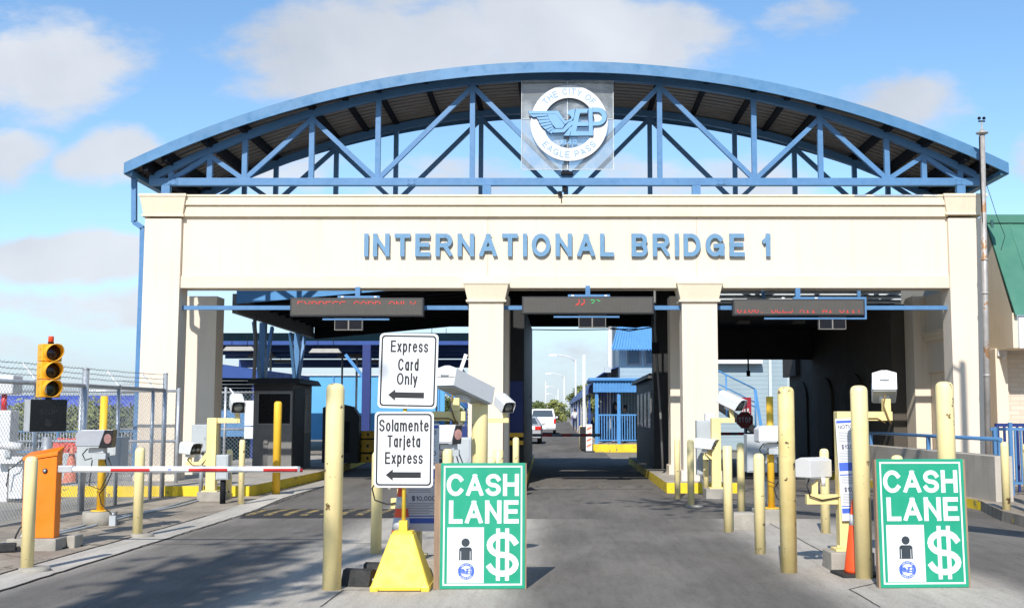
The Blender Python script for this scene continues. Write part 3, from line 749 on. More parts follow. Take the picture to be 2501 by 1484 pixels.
b.build('eagle_monogram', m_emb, emb)
b = MB()
for k, poly in enumerate(EP):
    cx_ = sum(p[0] for p in poly)/len(poly); cz_ = sum(p[1] for p in poly)/len(poly)
    b.prism([E(cx_+(x-cx_)*1.0+ (7 if x > cx_ else -7), cz_+(z-cz_) + (7 if z > cz_ else -7)) for x, z in poly], -.056-.0005*(k % 3), -.0505)
b.build('monogram_outline', m_navy, emb)
b = MB(); (x0, z0), (x1, z1) = E(636,955), E(846,892); write(b, '1849', x0, x1, z0, z1, -.03, .03, .2, .12); b.build('year_lettering', m_emb, emb)
b = MB(); b.beam((E(700,0)[0],.25,E(0,1150)[1]), (E(700,0)[0],.25,E(0,1480)[1]), .1, .1, up=(0,1,0)); b.box(E(660,0)[0],E(800,0)[0],.066,.2,E(0,1290)[1],E(0,1255)[1]); b.build('bracket', m_dark, emb)

# ---------------------------------------------------------------- message displays on the cross bars
PIX = {'E':'11111 10000 10000 11110 10000 10000 11111','X':'10001 10001 01010 00100 01010 10001 10001','P':'11110 10001 10001 11110 10000 10000 10000',
 'R':'11110 10001 10001 11110 10100 10010 10001','S':'01111 10000 10000 01110 00001 00001 11110','C':'01110 10001 10000 10000 10000 10001 01110',
 'A':'01110 10001 10001 11111 10001 10001 10001','D':'11110 10001 10001 10001 10001 10001 11110','O':'01110 10001 10001 10001 10001 10001 01110',
 'N':'10001 11001 10101 10011 10001 10001 10001','L':'10000 10000 10000 10000 10000 10000 11111','Y':'10001 10001 01010 00100 00100 00100 00100',
 'U':'10001 10001 10001 10001 10001 10001 01110','W':'10001 10001 10001 10101 10101 11011 10001','I':'01110 00100 00100 00100 00100 00100 01110',
 'B':'11110 10001 10001 11110 10001 10001 11110','0':'01110 10001 10011 10101 11001 10001 01110','1':'00100 01100 00100 00100 00100 00100 01110','.':'00000 00000 00000 00000 00000 00000 00100',
 'J':'00011 00001 00001 00011 01110 11100 00000','2':'11110 00001 00010 01100 00000 00000 00000','~':'01100 00011 00000 00000 00000 00000 00000','V':'10001 10001 10001 10001 10001 01010 00100',' ':' '.join(['00000']*7)}
def display(x0, x1, yt, yb, text, rows, ztext, wtext, label, green=(), side=False):
    Yd = YG-.12
    a = at(x0, yt, Yd); c = at(x1, yb, Yd); w = c.x-a.x; h = a.z-c.z
    t = thing('message_display', label, 'display', ((a.x+c.x)/2, Yd, c.z), 0, 'message displays over the lanes')
    b = MB(); b.box(-w/2, w/2, 0, .2, 0, h); b.build('casing', m_ink, t, bevel=.006)
    b = MB(); b.box(-w/2+.035, w/2-.035, -.004, -.0005, .03, h-.03)
    fo = b.build('screen', m_led, t)
    # pixel grid standing proud of the face as thin ribs
    g = MB(); nx_, nz_ = 96, 16
    for i in range(nx_+1):
        x = -w/2+.04+(w-.08)*i/nx_; g.box(x-.0035, x+.0035, -.010, -.0045, .032, h-.032)
    for k in range(nz_+1):
        z = .034+(h-.068)*k/nz_; g.box(-w/2+.04, w/2-.04, -.0125, -.0102, z-.0035, z+.0035)
    g.build('pixel_grid', mat('grid_grey', (.13,.12,.105), .7, var=.05), fo)
    n = len(text)*6-1; px = wtext/n; xs_ = -wtext/2
    for i, ch in enumerate(text):
        pat = PIX[ch].split(' '); q = MB()
        for r_ in range(7):
            if (rows == 'top' and r_ > 2) or (rows == 'bottom' and r_ < 4): continue
            for c_ in range(5):
                if pat[r_][c_] == '1':
                    xx = xs_+(i*6+c_)*px; pz = .021; zz = ztext-r_*pz
                    q.box(xx, xx+px*.8, -.016, -.013, zz-pz*.85, zz)
        if q.v: q.build('green_character' if i in green else 'red_character', m_ledg if i in green else m_ledr, fo)
    fr = MB(); fr.box(-.42 if not side else -.1, .47 if not side else w/2+.05, .06, .14, h+.004, h+.05); fo2 = fr.build('upper_rail', m_blue, t)
    fr = MB(); fr.box(-w*.26, w*.24 if not side else w/2+.05, .06, .14, -.075, -.035); fr.build('lower_rail', m_blue, t)
    if side:
        fr = MB(); fr.box(w/2+.006, w/2+.05, .06, .14, -.034, h+.002); fr.build('side_rail', m_blue, t)
    fr = MB(); fr.box(-.05, .05, .07, .13, h+.052, h+.24); fr.build('hanger', m_blue, t)
    for sx in (-.32, .38):
        fr = MB(); fr.box(sx-.03, sx+.03, .05, .058, h+.012, h+.042); fr.build('clip', m_white, t)
    return t
display(709, 1034, 727, 772, 'EXPRESS CARD ONLY', 'top', .315, 2.5, 'dark message display showing red dots over the left lane')
display(1275, 1597, 724, 766, 'JJ 2~', 'all', .30, .52, 'dark message display with a few red and green dots over the middle lane', green=(3,4))
display(1790, 2113, 730, 770, '0100. DEES XII WI UIIY', 'bottom', .20, 2.62, 'dark message display with red dots along its lower edge over the right lane', side=True)
def lane_signal(x0, x1, yt, yb, label):
    Yd = YG-.05
    a = at(x0, yt, Yd); c = at(x1, yb, Yd); w = c.x-a.x; h = a.z-c.z
    t = thing('lane_signal', label, 'signal', ((a.x+c.x)/2, Yd, c.z), 0, 'twin lane signals under the displays')
    b = MB(); b.box(-w/2, w/2, 0, .12, 0, h); b.build('casing', mat('signal_frame', (.20,.185,.165), .6), t, bevel=.004)
    for sx in (-1, 1):
        b = MB(); b.box(sx*w*.25-w*.225, sx*w*.25+w*.225, -.004, -.0005, .02, h-.02); b.build('panel', m_dark, t)
    b = MB(); b.box(-.04, .04, .03, .09, h+.001, h+.12); b.build('hanger', m_dark, t)
lane_signal(817, 885, 775, 806, 'small twin dark signal box under the left display')
lane_signal(1413, 1480, 767, 800, 'small twin dark signal box under the middle display')
lane_signal(2000, 2067, 772, 804, 'small twin dark signal box under the right display')

# ---------------------------------------------------------------- bollards
def bollard_mesh(r, h, flat=False):
    b = MB()
    if flat: b.lathe([(r,0),(r,h-.01),(r-.01,h)], 24)
    else: b.lathe([(r,0),(r,h-.055),(r*.985,h-.05),(r*.9,h-.025),(r*.68,h-.008),(r*.35,h-.001),(.001,h)], 24)
    return b
def disc(loc, r, h, off, mtl=None):
    pass
_bm = {}
def bollard(px, py, label, r, h, m=m_yel, flat=False, z=0.0, loc=None, disc=None, group='yellow steel bollards', lean=0):
    p = gnd(px, py, z) if loc is None else Vector(loc)
    key = (r, h, m.name, flat)
    if disc:
        t = thing('bollard', label, 'bollard', p, 0, group)
        b = bollard_mesh(r, h, flat); b.build('post', m, t)
        b = MB(); b.lathe([(disc[0],-.03),(disc[0],disc[1]*.8),(disc[0]*.93,disc[1]),(r+.002,disc[1]+.004)], 22, (disc[2],0.02,0)); b.build('collar', m_conc, t)
        return t
    if key not in _bm:
        o = bollard_mesh(r, h, flat).build('bollard', m); _bm[key] = o
    else:
        o = _bm[key].copy(); COL.objects.link(o)
    o.location = p; o.rotation_euler = (R(lean*.6), R(lean), random.uniform(0, 6.28))
    return tag(o, label, 'bollard', group)
BR, BH, SR, SH = .083, 1.85, .062, 1.15
B = bollard
B(810,1440, 'tall pale yellow bollard standing alone left of the white arrow signs', BR, BH)
B(0,0, 'tall pale yellow bollard rising behind the left green sign', BR, BH, loc=(at(1172,1000,11.8).x, 11.8, 0))
B(1927,1398, 'tall pale yellow bollard with black scrapes, beside the white box cameras', BR, BH, m_yelB, lean=.35)
B(2111,1412, 'tall pale yellow bollard beside the orange cone, left of the right green sign', BR, BH, lean=.3)
B(0,0, 'tall pale yellow bollard rising behind the right green sign', BR, 1.88, loc=(at(2308,1000,10.95).x, 10.95, 0))
B(674,1207, 'tall deep yellow bollard by the kerb in front of the left dark booth', .078, 1.85, m_gold)
B(65,1397, 'short pale yellow bollard on a concrete collar in front of the orange barrier box', SR, SH, disc=(.15,.05,.07))
B(335,1312, 'short pale yellow bollard on a concrete collar right of the orange barrier box', SR, SH, disc=(.14,.05,.06))
B(588,1232, 'short pale yellow bollard at the gutter just right of the grey pedestal box', .052, 1.14)
B(558,1217, 'short shaded yellow bollard close behind the grey pedestal box', .055, .93)
B(918,1352, 'short scraped yellow bollard left of the yellow sign base', SR, SH)
B(0,0, 'short yellow bollard below the white camera with the pink lens', SR, SH, loc=(at(1093,1120,14.3).x, 14.3, 0))
B(0,0, 'short yellow bollard right of the middle pillar above the left green sign', SR, SH, loc=(at(1259,1120,22).x, 22.2, 0))
B(0,0, 'flat topped yellow bollard in front of the middle pillar', SR, 1.14, flat=True, loc=(at(1217,1120,14.2).x, 14.2, 0))
B(0,0, 'short yellow bollard half hidden by the tall one behind the left green sign', SR, 1.06, loc=(at(1199,1130,14).x, 14.0, 0))
B(1655,1217, 'short yellow bollard nearest the kerb corner left of the right camera post', .056, 1.14)
B(1688,1236, 'short shaded ochre bollard beside the lower right camera, on a concrete collar', .06, 1.15, disc=(.16,.025,.06))
B(1779,1299, 'flat topped yellow bollard right of the right camera post', SR, 1.15, flat=True)
B(1811,1254, 'short yellow bollard dappled by shade left of the grey enclosure', SR, 1.13)
B(1857,1352, 'short yellow bollard with a rusty chip in front of the grey enclosure', SR, 1.13)
B(2017,1302, 'short yellow bollard behind the white box on the low arm', SR, 1.12)
B(1725,1212, 'short yellow bollard mostly hidden behind the right camera post footing', .056, 1.0)
B(0,0, 'short yellow bollard whose dome peeks over the right green sign', SR, 1.15, loc=(at(2191,1130,12).x, 12.0, 0))
B(0,0, 'short yellow bollard on the kerb in front of the blue picket gate', .06, 1.02, z=.16, loc=(6.68, 17.35, .15))
B(0,0, 'short orange topped bollard at the right edge by the blue picket gate', .06, 1.0, loc=(6.87, 17.0, .15))

# ---------------------------------------------------------------- white arrow sign on its yellow base
p = gnd(980, 1446); SY = p.y
sg = thing('portable_sign', 'two white arrow plates reading express card only on a yellow weighted base', 'sign', (at(979,1446,SY+.1).x, SY+.22, 0))
b = MB(); zt_ = .52
b.frustum(-.265, .265, -.22, .24, .03, -.10, .10, -.09, .10, zt_-.02); b.frustum(-.10,.10,-.09,.10,zt_-.02,-.085,.085,-.075,.085,zt_)
for sx in (-1, 1): b.box(sx*.265-.075 if sx > 0 else -.265, .265 if sx > 0 else -.19, -.22, .24, 0, .055)
b.box(-.19, .19, -.215, .22, .012, .05)
m_base = mat('base_yellow', (.85,.59,.06), .5, var=.05, scale=3, chips=((.5,.33,.04), .3, 6))
b.build('base', m_base, sg, bevel=.012)
b = MB(); b.box(-.038, .038, -.038, .038, zt_-.01, zt_+.09); b.build('socket', m_base, sg, bevel=.005)
b = MB(); b.cyl((0,0,zt_), (.0,0,2.15), .019, n=14); b.build('pole', m_base, sg)
def plate(zc, dx, rot, lines, arrow):
    """0.54 x 0.68 m plate, local z from 0 to 0.68"""
    W, Hh = .545, .685
    T0 = Matrix.Translation((dx, -.045, zc)) @ Matrix.Rotation(R(rot), 4, 'Y') @ Matrix.Rotation(R(-4), 4, 'Z')
    def rr(w, h, r, n=5):
        out = []
        for cx_, cz_, a0 in ((w/2-r,h/2-r,0),(-w/2+r,h/2-r,90),(-w/2+r,-h/2+r,180),(w/2-r,-h/2+r,270)):
            out += [(cx_+r*math.cos(R(a0+90*i/n)), cz_+r*math.sin(R(a0+90*i/n))) for i in range(n+1)]
        return out
    b = MB(); b.T = T0; b.prism(rr(W, Hh, .04), -.004, .004); po = b.build('plate', m_signw, sg)
    b = MB(); b.T = T0; o_, i_ = rr(W-.036, Hh-.036, .034), rr(W-.064, Hh-.064, .024); n = len(o_)
    for k in range(n):
        q = (k+1) % n
        b.quad((o_[k][0],-.0055,o_[k][1]), (o_[q][0],-.0055,o_[q][1]), (i_[q][0],-.0055,i_[q][1]), (i_[k][0],-.0055,i_[k][1]))
    b.build('border', m_ink, po, fix=False)
    b = MB(); b.T = T0
    for (s, xa, xb, za, zb_) in lines:
        b = MB(); b.T = T0; write(b, s, xa, xb, za, zb_, -.0045, .0012, .138, .10); b.build('lettering', m_ink, po)
    b = MB(); b.T = T0; xa, xb, zc_ = arrow
    b.prism([(xa,zc_),(xa+.065,zc_+.052),(xa+.065,zc_+.026),(xb,zc_+.026),(xb,zc_-.026),(xa+.065,zc_-.026),(xa+.065,zc_-.052)], -.0057, -.0045); b.build('arrow', m_ink, po)
    b = MB(); b.T = T0
    for zz in (-.31, .29):
        b = MB(); b.T = T0; b.cyl((.0,-.009,zz),(.0,-.004,zz), .007, n=8); b.build('rivet', m_galv, po)
sc_ = (SY+.17)/F
def pz(y): return EYE-(y-1016)*sc_/math.cos(PH)*math.cos(PH)
zc1 = at(985, 905, SY+.17).z; zc2 = at(981, 1097, SY+.17).z
plate(zc1, .03, 1.2, [('Express',-.168,.18,.17,.278), ('Card',-.095,.097,.0,.112), ('Only',-.102,.09,-.128,-.02)], (-.177, .155, -.222))
plate(zc2, .0, .0, [('Solamente',-.23,.228,.163,.272), ('Tarjeta',-.152,.152,.02,.13), ('Express',-.172,.176,-.13,-.022)], (-.163, .16, -.229))
# ---------------------------------------------------------------- green cash lane boards
def cash_sign(name_label, pl_, pr_, wood_l, wood_r, yaw, hgt, wood_m):
    p0, p1 = gnd(*pl_), gnd(*pr_)
    W = (p1-p0).length
    t = thing('cash_lane_sign', name_label, 'sign', ((p0.x+p1.x)/2, (p0.y+p1.y)/2, 0), yaw, 'green cash lane boards')
    lean = Matrix.Rotation(R(-2.2), 4, 'X')
    b = MB(); b.T = lean; b.box(-W/2-wood_l, W/2+wood_r, .006, .075, .0, hgt-.003); b.build('board', wood_m, t)
    b = MB(); b.T = lean; b.box(-W/2, W/2, 0, .005, .01, hgt); fo = b.build('panel', m_green, t, bevel=.002)
    def U(u): return -W/2+u*W
    def V(v): return .01+(hgt-.01)*(1-v)
    b = MB(); b.T = lean
    for (a, c, d_, e_) in ((.035,.965,.022,.036),(.035,.965,.960,.974),(.035,.053,.036,.960),(.947,.965,.036,.960)):
        b.box(U(a), U(c), -.0012, -.0004, V(e_), V(d_))
    b.build('border', m_signw, fo)
    b = MB(); b.T = lean; write(b, 'CASH', U(.07), U(.925), V(.265), V(.088), -.0004, .0012, .19, .10); b.build('lettering', m_signw, fo)
    b = MB(); b.T = lean; write(b, 'LANE', U(.10), U(.925), V(.485), V(.30), -.0004, .0012, .19, .10); b.build('lettering', m_signw, fo)
    b = MB(); b.T = lean; write(b, '$', U(.545), U(.925), V(.905), V(.555), -.0004, .0014, .135, .1); b.build('dollar_sign', m_signw, fo)
    b = MB(); b.T = lean; b.box(U(.085), U(.515), -.0016, -.0004, V(.955), V(.515)); st = b.build('sticker', m_signw, fo)
    b = MB(); b.T = lean
    for (a, c, d_, e_) in ((.14,.45,.560,.562),(.14,.45,.772,.774),(.14,.143,.562,.772),(.447,.45,.562,.772)): b.box(U(a), U(c), -.0022, -.0016, V(e_), V(d_))
    b.build('frame_line', m_ink, st)
    b = MB(); b.T = lean; uc = .30
    b.prism([(U(uc)+.038*math.cos(R(a)), V(.635)+.038*math.sin(R(a))) for a in range(0,360,20)], -.0024, -.0016)
    k_ = W
    b.prism([(U(uc)+x*k_, V(.672)-z*k_) for x, z in ((-.075,.02),(-.055,0),(.055,0),(.075,.02),(.075,.15),(.058,.15),(.058,.045),(.052,.045),(.052,.15),(-.052,.15),(-.052,.045),(-.058,.045),(-.058,.15),(-.075,.15))], -.0024, -.0016)
    b.build('person_pictogram', mat('pictogram', (.03,.04,.05), .5), st)
    b = MB(); lc = (U(.31), V(.862)); ro_, ri_ = .083*W/.76*.88, .056*W/.76*.88
    for i in range(40):
        a, c = 2*math.pi*i/40, 2*math.pi*(i+1)/40
        b.T = lean @ Matrix.Translation((lc[0], 0, lc[1]))
        b.quad((ro_*math.cos(a),-.0022,ro_*math.sin(a)),(ro_*math.cos(c),-.0022,ro_*math.sin(c)),(ri_*math.cos(c),-.0022,ri_*math.sin(c)),(ri_*math.cos(a),-.0022,ri_*math.sin(a)))
    kk = ro_/456
    for k, poly in enumerate(EP):
        b.T = lean @ Matrix.Translation((lc[0], 0, lc[1])); b.prism([((x-755)*kk, (690-z)*kk) for x, z in poly], -.0028-.00005*k, -.0016)
    b.T = None; seal = b.build('city_seal', m_logob, st)
    for s_, am, tp in (('THE CITY OF', math.pi/2, True), ('EAGLE PASS', -math.pi/2, False)):
        b = MB(); arc_text(b, s_, (ro_+ri_)/2, am, 3.2*kk*5, 78*kk, 15*kk, tp, -.0023)
        b.v = [lean @ (Matrix.Translation((lc[0], 0, lc[1])) @ v) for v in b.v]; b.build('seal_lettering', m_signw, seal)
    return t
cash_sign('green cash lane board leaning beside the white arrow signs', (1073,1441), (1282,1438), .055, .012, R(2), at(1170,1136,10.25).z+.012, m_wood)
cash_sign('green cash lane board standing beside the orange cone on the right', (2156,1439), (2362,1434), .014, .018, R(3), at(2252,1127,10.25).z+.012, m_wood)
# ---------------------------------------------------------------- lane equipment
m_lens = mat('lens_pink', (.36,.19,.17), .3, var=.2)
m_face = mat('lens_face', (.012,.012,.013), .3, var=.1)
m_grill = mat('grille', (.16,.16,.14), .5, var=.2, scale=30)
m_cable = mat('cable_black', (.012,.012,.012), .6)
m_cableb = mat('cable_brown', (.22,.13,.04), .6)
def cam_box(parent, pos, yaw, pitch, L, W, Hh, face='grille', mh=None, mback=False):
    """box camera looking along local -Y; yaw to the right, pitch down"""
    T = Matrix.Translation(pos) @ Matrix.Rotation(R(yaw), 4, 'Z') @ Matrix.Rotation(R(pitch), 4, 'X')
    mh = mh or m_white
    def prof(w, h): return [(-w/2,-h/2+.01),(-w/2+.01,-h/2),(w/2-.01,-h/2),(w/2,-h/2+.01),(w/2,h*.24),(w*.40,h*.46),(w*.15,h/2),(-w*.15,h/2),(-w*.40,h*.46),(-w/2,h*.24)]
    if face == 'none':
        def prof(w, h): return [(-w/2,-h/2),(w/2,-h/2),(w/2,h*.36),(w*.12,h/2),(-w*.12,h/2),(-w/2,h*.36)]
    b = MB(); b.T = T; b.prism(prof(W, Hh), -L/2, L/2); hs = b.build('camera_housing', mh, parent, bevel=.004)
    def add(name, b_, m_): return b_.build(name, m_, hs)
    # hood : thin roof and cheeks reaching past the face
    b = MB(); b.T = T
    if face != 'none':
        hd = .07
        b.prism([(-W*.40,Hh*.46),(-W*.15,Hh/2),(W*.15,Hh/2),(W*.40,Hh*.46),(W*.40,Hh*.42),(W*.15,Hh*.46),(-W*.15,Hh*.46),(-W*.40,Hh*.42)], -L/2-hd, -L/2-.0005)
        for sg in (-1, 1): b._add([(sg*W/2,-L/2-.0005,-Hh/2+.01),(sg*W/2,-L/2-.0005,Hh*.24),(sg*W*.40,-L/2-.0005,Hh*.46),(sg*W*.40,-L/2-hd,Hh*.46),(sg*W/2,-L/2-hd*.7,Hh*.20),
                                     (sg*(W/2-.006),-L/2-.0005,-Hh/2+.01),(sg*(W/2-.006),-L/2-.0005,Hh*.24),(sg*(W*.40-.006),-L/2-.0005,Hh*.46),(sg*(W*.40-.006),-L/2-hd,Hh*.46),(sg*(W/2-.006),-L/2-hd*.7,Hh*.20)],
                                    [(0,1,2,3,4),(9,8,7,6,5),(0,4,9,5),(4,3,8,9)])
        add('hood', b, mh)
        b = MB(); b.T = T; b.prism(prof(W*.93, Hh*.9), -L/2-.004, -L/2-.0008); add('face', b, m_face)
        b = MB(); b.T = T
        if face == 'grille':
            b.lathe([(.001,-L/2-.016),(W*.28,-L/2-.014),(W*.33,-L/2-.0045)], 20, (0,0,-Hh*.05), axis='Y'); add('lens', b, m_grill)
        elif face == 'pair':
            for sx in (-.2, .2):
                b = MB(); b.T = T; b.lathe([(.001,-L/2-.02),(W*.12,-L/2-.022),(W*.16,-L/2-.0045)], 16, (sx*W,0,-Hh*.08), axis='Y'); add('lens', b, m_grill)
        elif face == 'round':
            b.lathe([(.001,-L/2-.012),(W*.2,-L/2-.011),(W*.27,-L/2-.0045)], 20, (0,0,0), axis='Y'); add('lens', b, m_lens)
    else:
        if mback: b.T = T @ Matrix.Rotation(math.pi, 4, 'Z')
        TB = b.T
        b.box(-W*.49, W*.49, -L/2-.004, -L/2-.0005, -Hh*.10, -Hh*.07); add('seam', b, m_frame)
        b = MB(); b.T = TB; b.tube([(-W*.18,-L/2,-.0),(-W*.18,-L/2-.015,0),(W*.18,-L/2-.015,0),(W*.18,-L/2,0)], .005, 6); add('handle', b, m_grey)
        b = MB(); b.T = T; b.box(-W*.46, W*.46, -L*.46, L*.46, -Hh/2-.012, -Hh/2-.0005); add('underside', b, m_grey)
    b = MB(); b.T = T; b.box(-.05, .05, -.06, .06, -Hh/2-.06, -Hh/2-.0125); add('mount', b, m_white)
    return hs
GP = 'lane camera posts'
def camera_post(label, px, py, up, arm, low, foot=True, width=.175, top=1.52):
    p = gnd(px, py); t = thing('camera_post', label, 'camera post', p, 0, GP)
    w = width/2
    if foot: b = MB(); b.box(-.215,.215,-.16,.27,-.02,.185); b.build('footing', m_conc, t, bevel=.015)
    b = MB(); b.box(-.14,.14,-.14,.14,.186,.205); b.build('base_plate', m_yelS, t)
    b = MB(); b.box(-w,w,-w,w,.206,top); b.build('post', m_yelS, t, bevel=.008)
    b = MB(); b.box(w+.0005,arm,-.045,.045,top-.095,top-.004); b.build('arm', m_yelS, t, bevel=.005)
    ux, uz, uyaw, ul, uw, uh, upi = up
    b = MB(); b.beam((ux+.03,0,top-.094),(ux+.0,0,uz-uh/2-.045), .075, .05, up=(0,1,0)); b.build('riser', m_yelS, t)
    cam_box(t, (ux, 0, uz), uyaw, upi, ul, uw, uh, 'grille')
    lx, lz, lyaw, ll, lw, lh = low
    b = MB(); b.box(lx-.06,-w-.0005,-.05,.05,lz-lh/2-.20,lz-lh/2-.14); b.build('lower_arm', m_yelS, t, bevel=.004)
    b = MB(); b.prism([(-w-.0005,lz-lh/2-.139),(-w-.0005,lz-lh/2+.06),(-w-.16,lz-lh/2-.139)], -.02, .02); b.build('gusset', m_yelS, t)
    b = MB(); b.beam((lx,0,lz-lh/2-.139),(lx,0,lz-lh/2-.05), .06, .06, up=(0,1,0)); b.build('lower_riser', m_yelS, t)
    cam_box(t, (lx, 0, lz), lyaw, 4, ll, lw, lh, 'pair')
    b = MB(); b.tube([(lx,.03,lz-lh/2-.02),(lx-.02,-.07,lz-lh/2-.1),(lx+.08,-.08,lz-lh/2-.2),(lx+.2,-.07,lz-lh/2-.24),(-w-.01,-.06,lz-lh/2-.1)], .008, 6); b.build('cable', m_cable, t)
    return t
tl = camera_post('yellow camera post on a concrete footing beside the left rear pillar', 515, 1224, (.435,1.79,22,.40,.25,.25,20), .46, (-.41,.97,52,.34,.24,.22))
b = MB(); b.cyl((.40,.05,1.90),(.26,.10,2.06), .014, n=10); b.build('antenna', m_white, tl)
camera_post('yellow camera post right of the middle lane with its camera turned toward the stop sign', 1750, 1216, (.30,1.85,46,.46,.25,.25,22), .36, (-.19,1.03,55,.36,.25,.2))
camera_post('yellow camera post behind the left green sign, only arm and upper camera showing', 1176, 1213, (.43,1.81,28,.42,.25,.25,22), .52, (-.35,1.0,52,.34,.22,.2))

def big_camera_post(label, loc, yaw, L, cam_dx, low_x=-.31, yaw2=128):
    t = thing('camera_mast', label, 'camera post', loc, 0, 'heavy camera masts')
    b = MB(); b.box(-.20,.24,-.2,.2,-.02,.19); b.build('footing', m_conc, t, bevel=.015)
    b = MB(); b.box(-.13,.13,-.13,.13,.191,.215); b.build('base_plate', m_yelS, t, bevel=.003)
    for sx in (-.1,.1):
        b = MB(); b.cyl((sx,-.1,.2155),(sx,-.1,.25), .016, n=6); b.build('bolt', m_yelS, t)
    b = MB(); b.box(-.078,.078,-.078,.078,.216,1.60); b.build('post', m_yelS, t, bevel=.006)
    b = MB(); b.box(.0785,.50,-.05,.05,1.505,1.598); b.build('arm', m_yelS, t, bevel=.004)
    b = MB(); b.box(cam_dx-.04,cam_dx+.04,-.035,.035,1.599,1.73); b.build('riser', m_yelS, t, bevel=.004)
    cam_box(t, (cam_dx+math.sin(R(yaw))*L*.22, .05-math.cos(R(yaw))*L*.22, 1.86), yaw, 15, L, .245, .205, 'none', mback=True)
    b = MB(); b.tube([(cam_dx-.02,-.05,1.77),(cam_dx-.05,-.08,1.66),(cam_dx+.0,-.07,1.52),(cam_dx+.03,-.06,1.47)], .009, 6)
    b.build('cable', m_cableb, t)
    b = MB(); b.tube([(.06,-.085,1.42),(.09,-.085,1.50),(.16,-.06,1.53),(.34,-.058,1.53),(.42,-.06,1.48)], .007, 6); b.build('cable', m_cableb, t)
    b = MB(); b.box(low_x-.09,-.0785,-.045,.045,.655,.755); b.build('lower_arm', m_yelS, t, bevel=.004)
    b = MB(); b.box(low_x-.03,low_x+.03,-.03,.03,.756,.90); b.build('lower_riser', m_yelS, t)
    cam_box(t, (low_x, .03, 1.03), yaw2, 0, .34, .20, .20, 'none')
    b = MB(); b.tube([(-.36,-.03,.93),(-.40,-.06,.85),(-.37,-.07,.74),(-.25,-.065,.70),(-.12,-.06,.72),(-.02,-.085,.74)], .007, 6); b.build('cable', m_cable, t)
    b = MB(); b.cyl((-.23,-.06,.84),(-.23,-.06,.93), .022, n=12); b.build('beacon_cap', m_white, t)
    return t
mastL = big_camera_post('yellow mast behind the white arrow signs carrying a long white camera and white stick', (at(1011,1200,11.35).x, 11.35, 0), 148, .68, .40, low_x=-.13)
b = MB(); b.beam((.44,-.03,1.97),(.50,.0,2.16), .035, .02, up=(0,1,0)); b.build('antenna', m_white, mastL)
big_camera_post('yellow mast beside the right green sign carrying white cameras on two arms', (at(2063,1200,11.9).x, 11.9, 0), 166, .5, .45)

def notice(label, loc, yaw, tilt, sx=1.0):
    t = thing('notice_board', label, 'notice', loc, R(yaw), 'long white toll notices')
    T = Matrix.Rotation(R(tilt), 4, 'Y') @ Matrix.Diagonal((sx,1,1,1))
    b = MB(); b.T = T; b.box(-.16,.16,0,.008,0,1.03); po = b.build('panel', m_signw, t)
    for (z0, z1) in ((.985,1.01),(.0,.0),(.075,.125),(.14,.15),(.50,.585),(.455,.467)):
        if z1 > z0: b = MB(); b.T = T; b.box(-.15,.15,-.0012,-.0003,z0,z1); b.build('blue_band', m_logob, po)
    b = MB(); b.T = T; write(b, 'NOTICE!', -.13,.13,.925,.965,-.0003,.0009,.17,.14); b.build('lettering', mat('print_navy',(.03,.04,.12),.5), po)
    b = MB(); b.T = T; write(b, '$10,000', -.10,.13,.72,.765,-.0003,.0009,.15,.12); b.build('lettering', MATS['print_navy'], po)
    b = MB(); b.T = T; write(b, '$10,000', -.10,.13,.29,.335,-.0003,.0009,.15,.12); b.build('lettering', MATS['print_navy'], po)
    rnd = random.Random(5); b = MB(); b.T = T
    for z0, z1 in ((.80,.90),(.60,.70),(.36,.44),(.17,.27)):
        z = z1
        while z > z0: b.box(-.13,-.13+.26*rnd.uniform(.75,1),-.0009,-.0003,z-.006,z); z -= .016
    o = b.build('small_print', mat('print_grey',(.30,.31,.36),.6), po); o['kind'] = 'stuff'
    return t
notice('long white notice strapped to the mast left of the left green sign', (at(1030,1290,11.2).x, 11.2, .45), 2, 0)
notice('long tilted white notice strapped to the mast right of the box cameras', (at(2086,1278,11.78).x, 11.78, .5), -3, -2.6, .74)

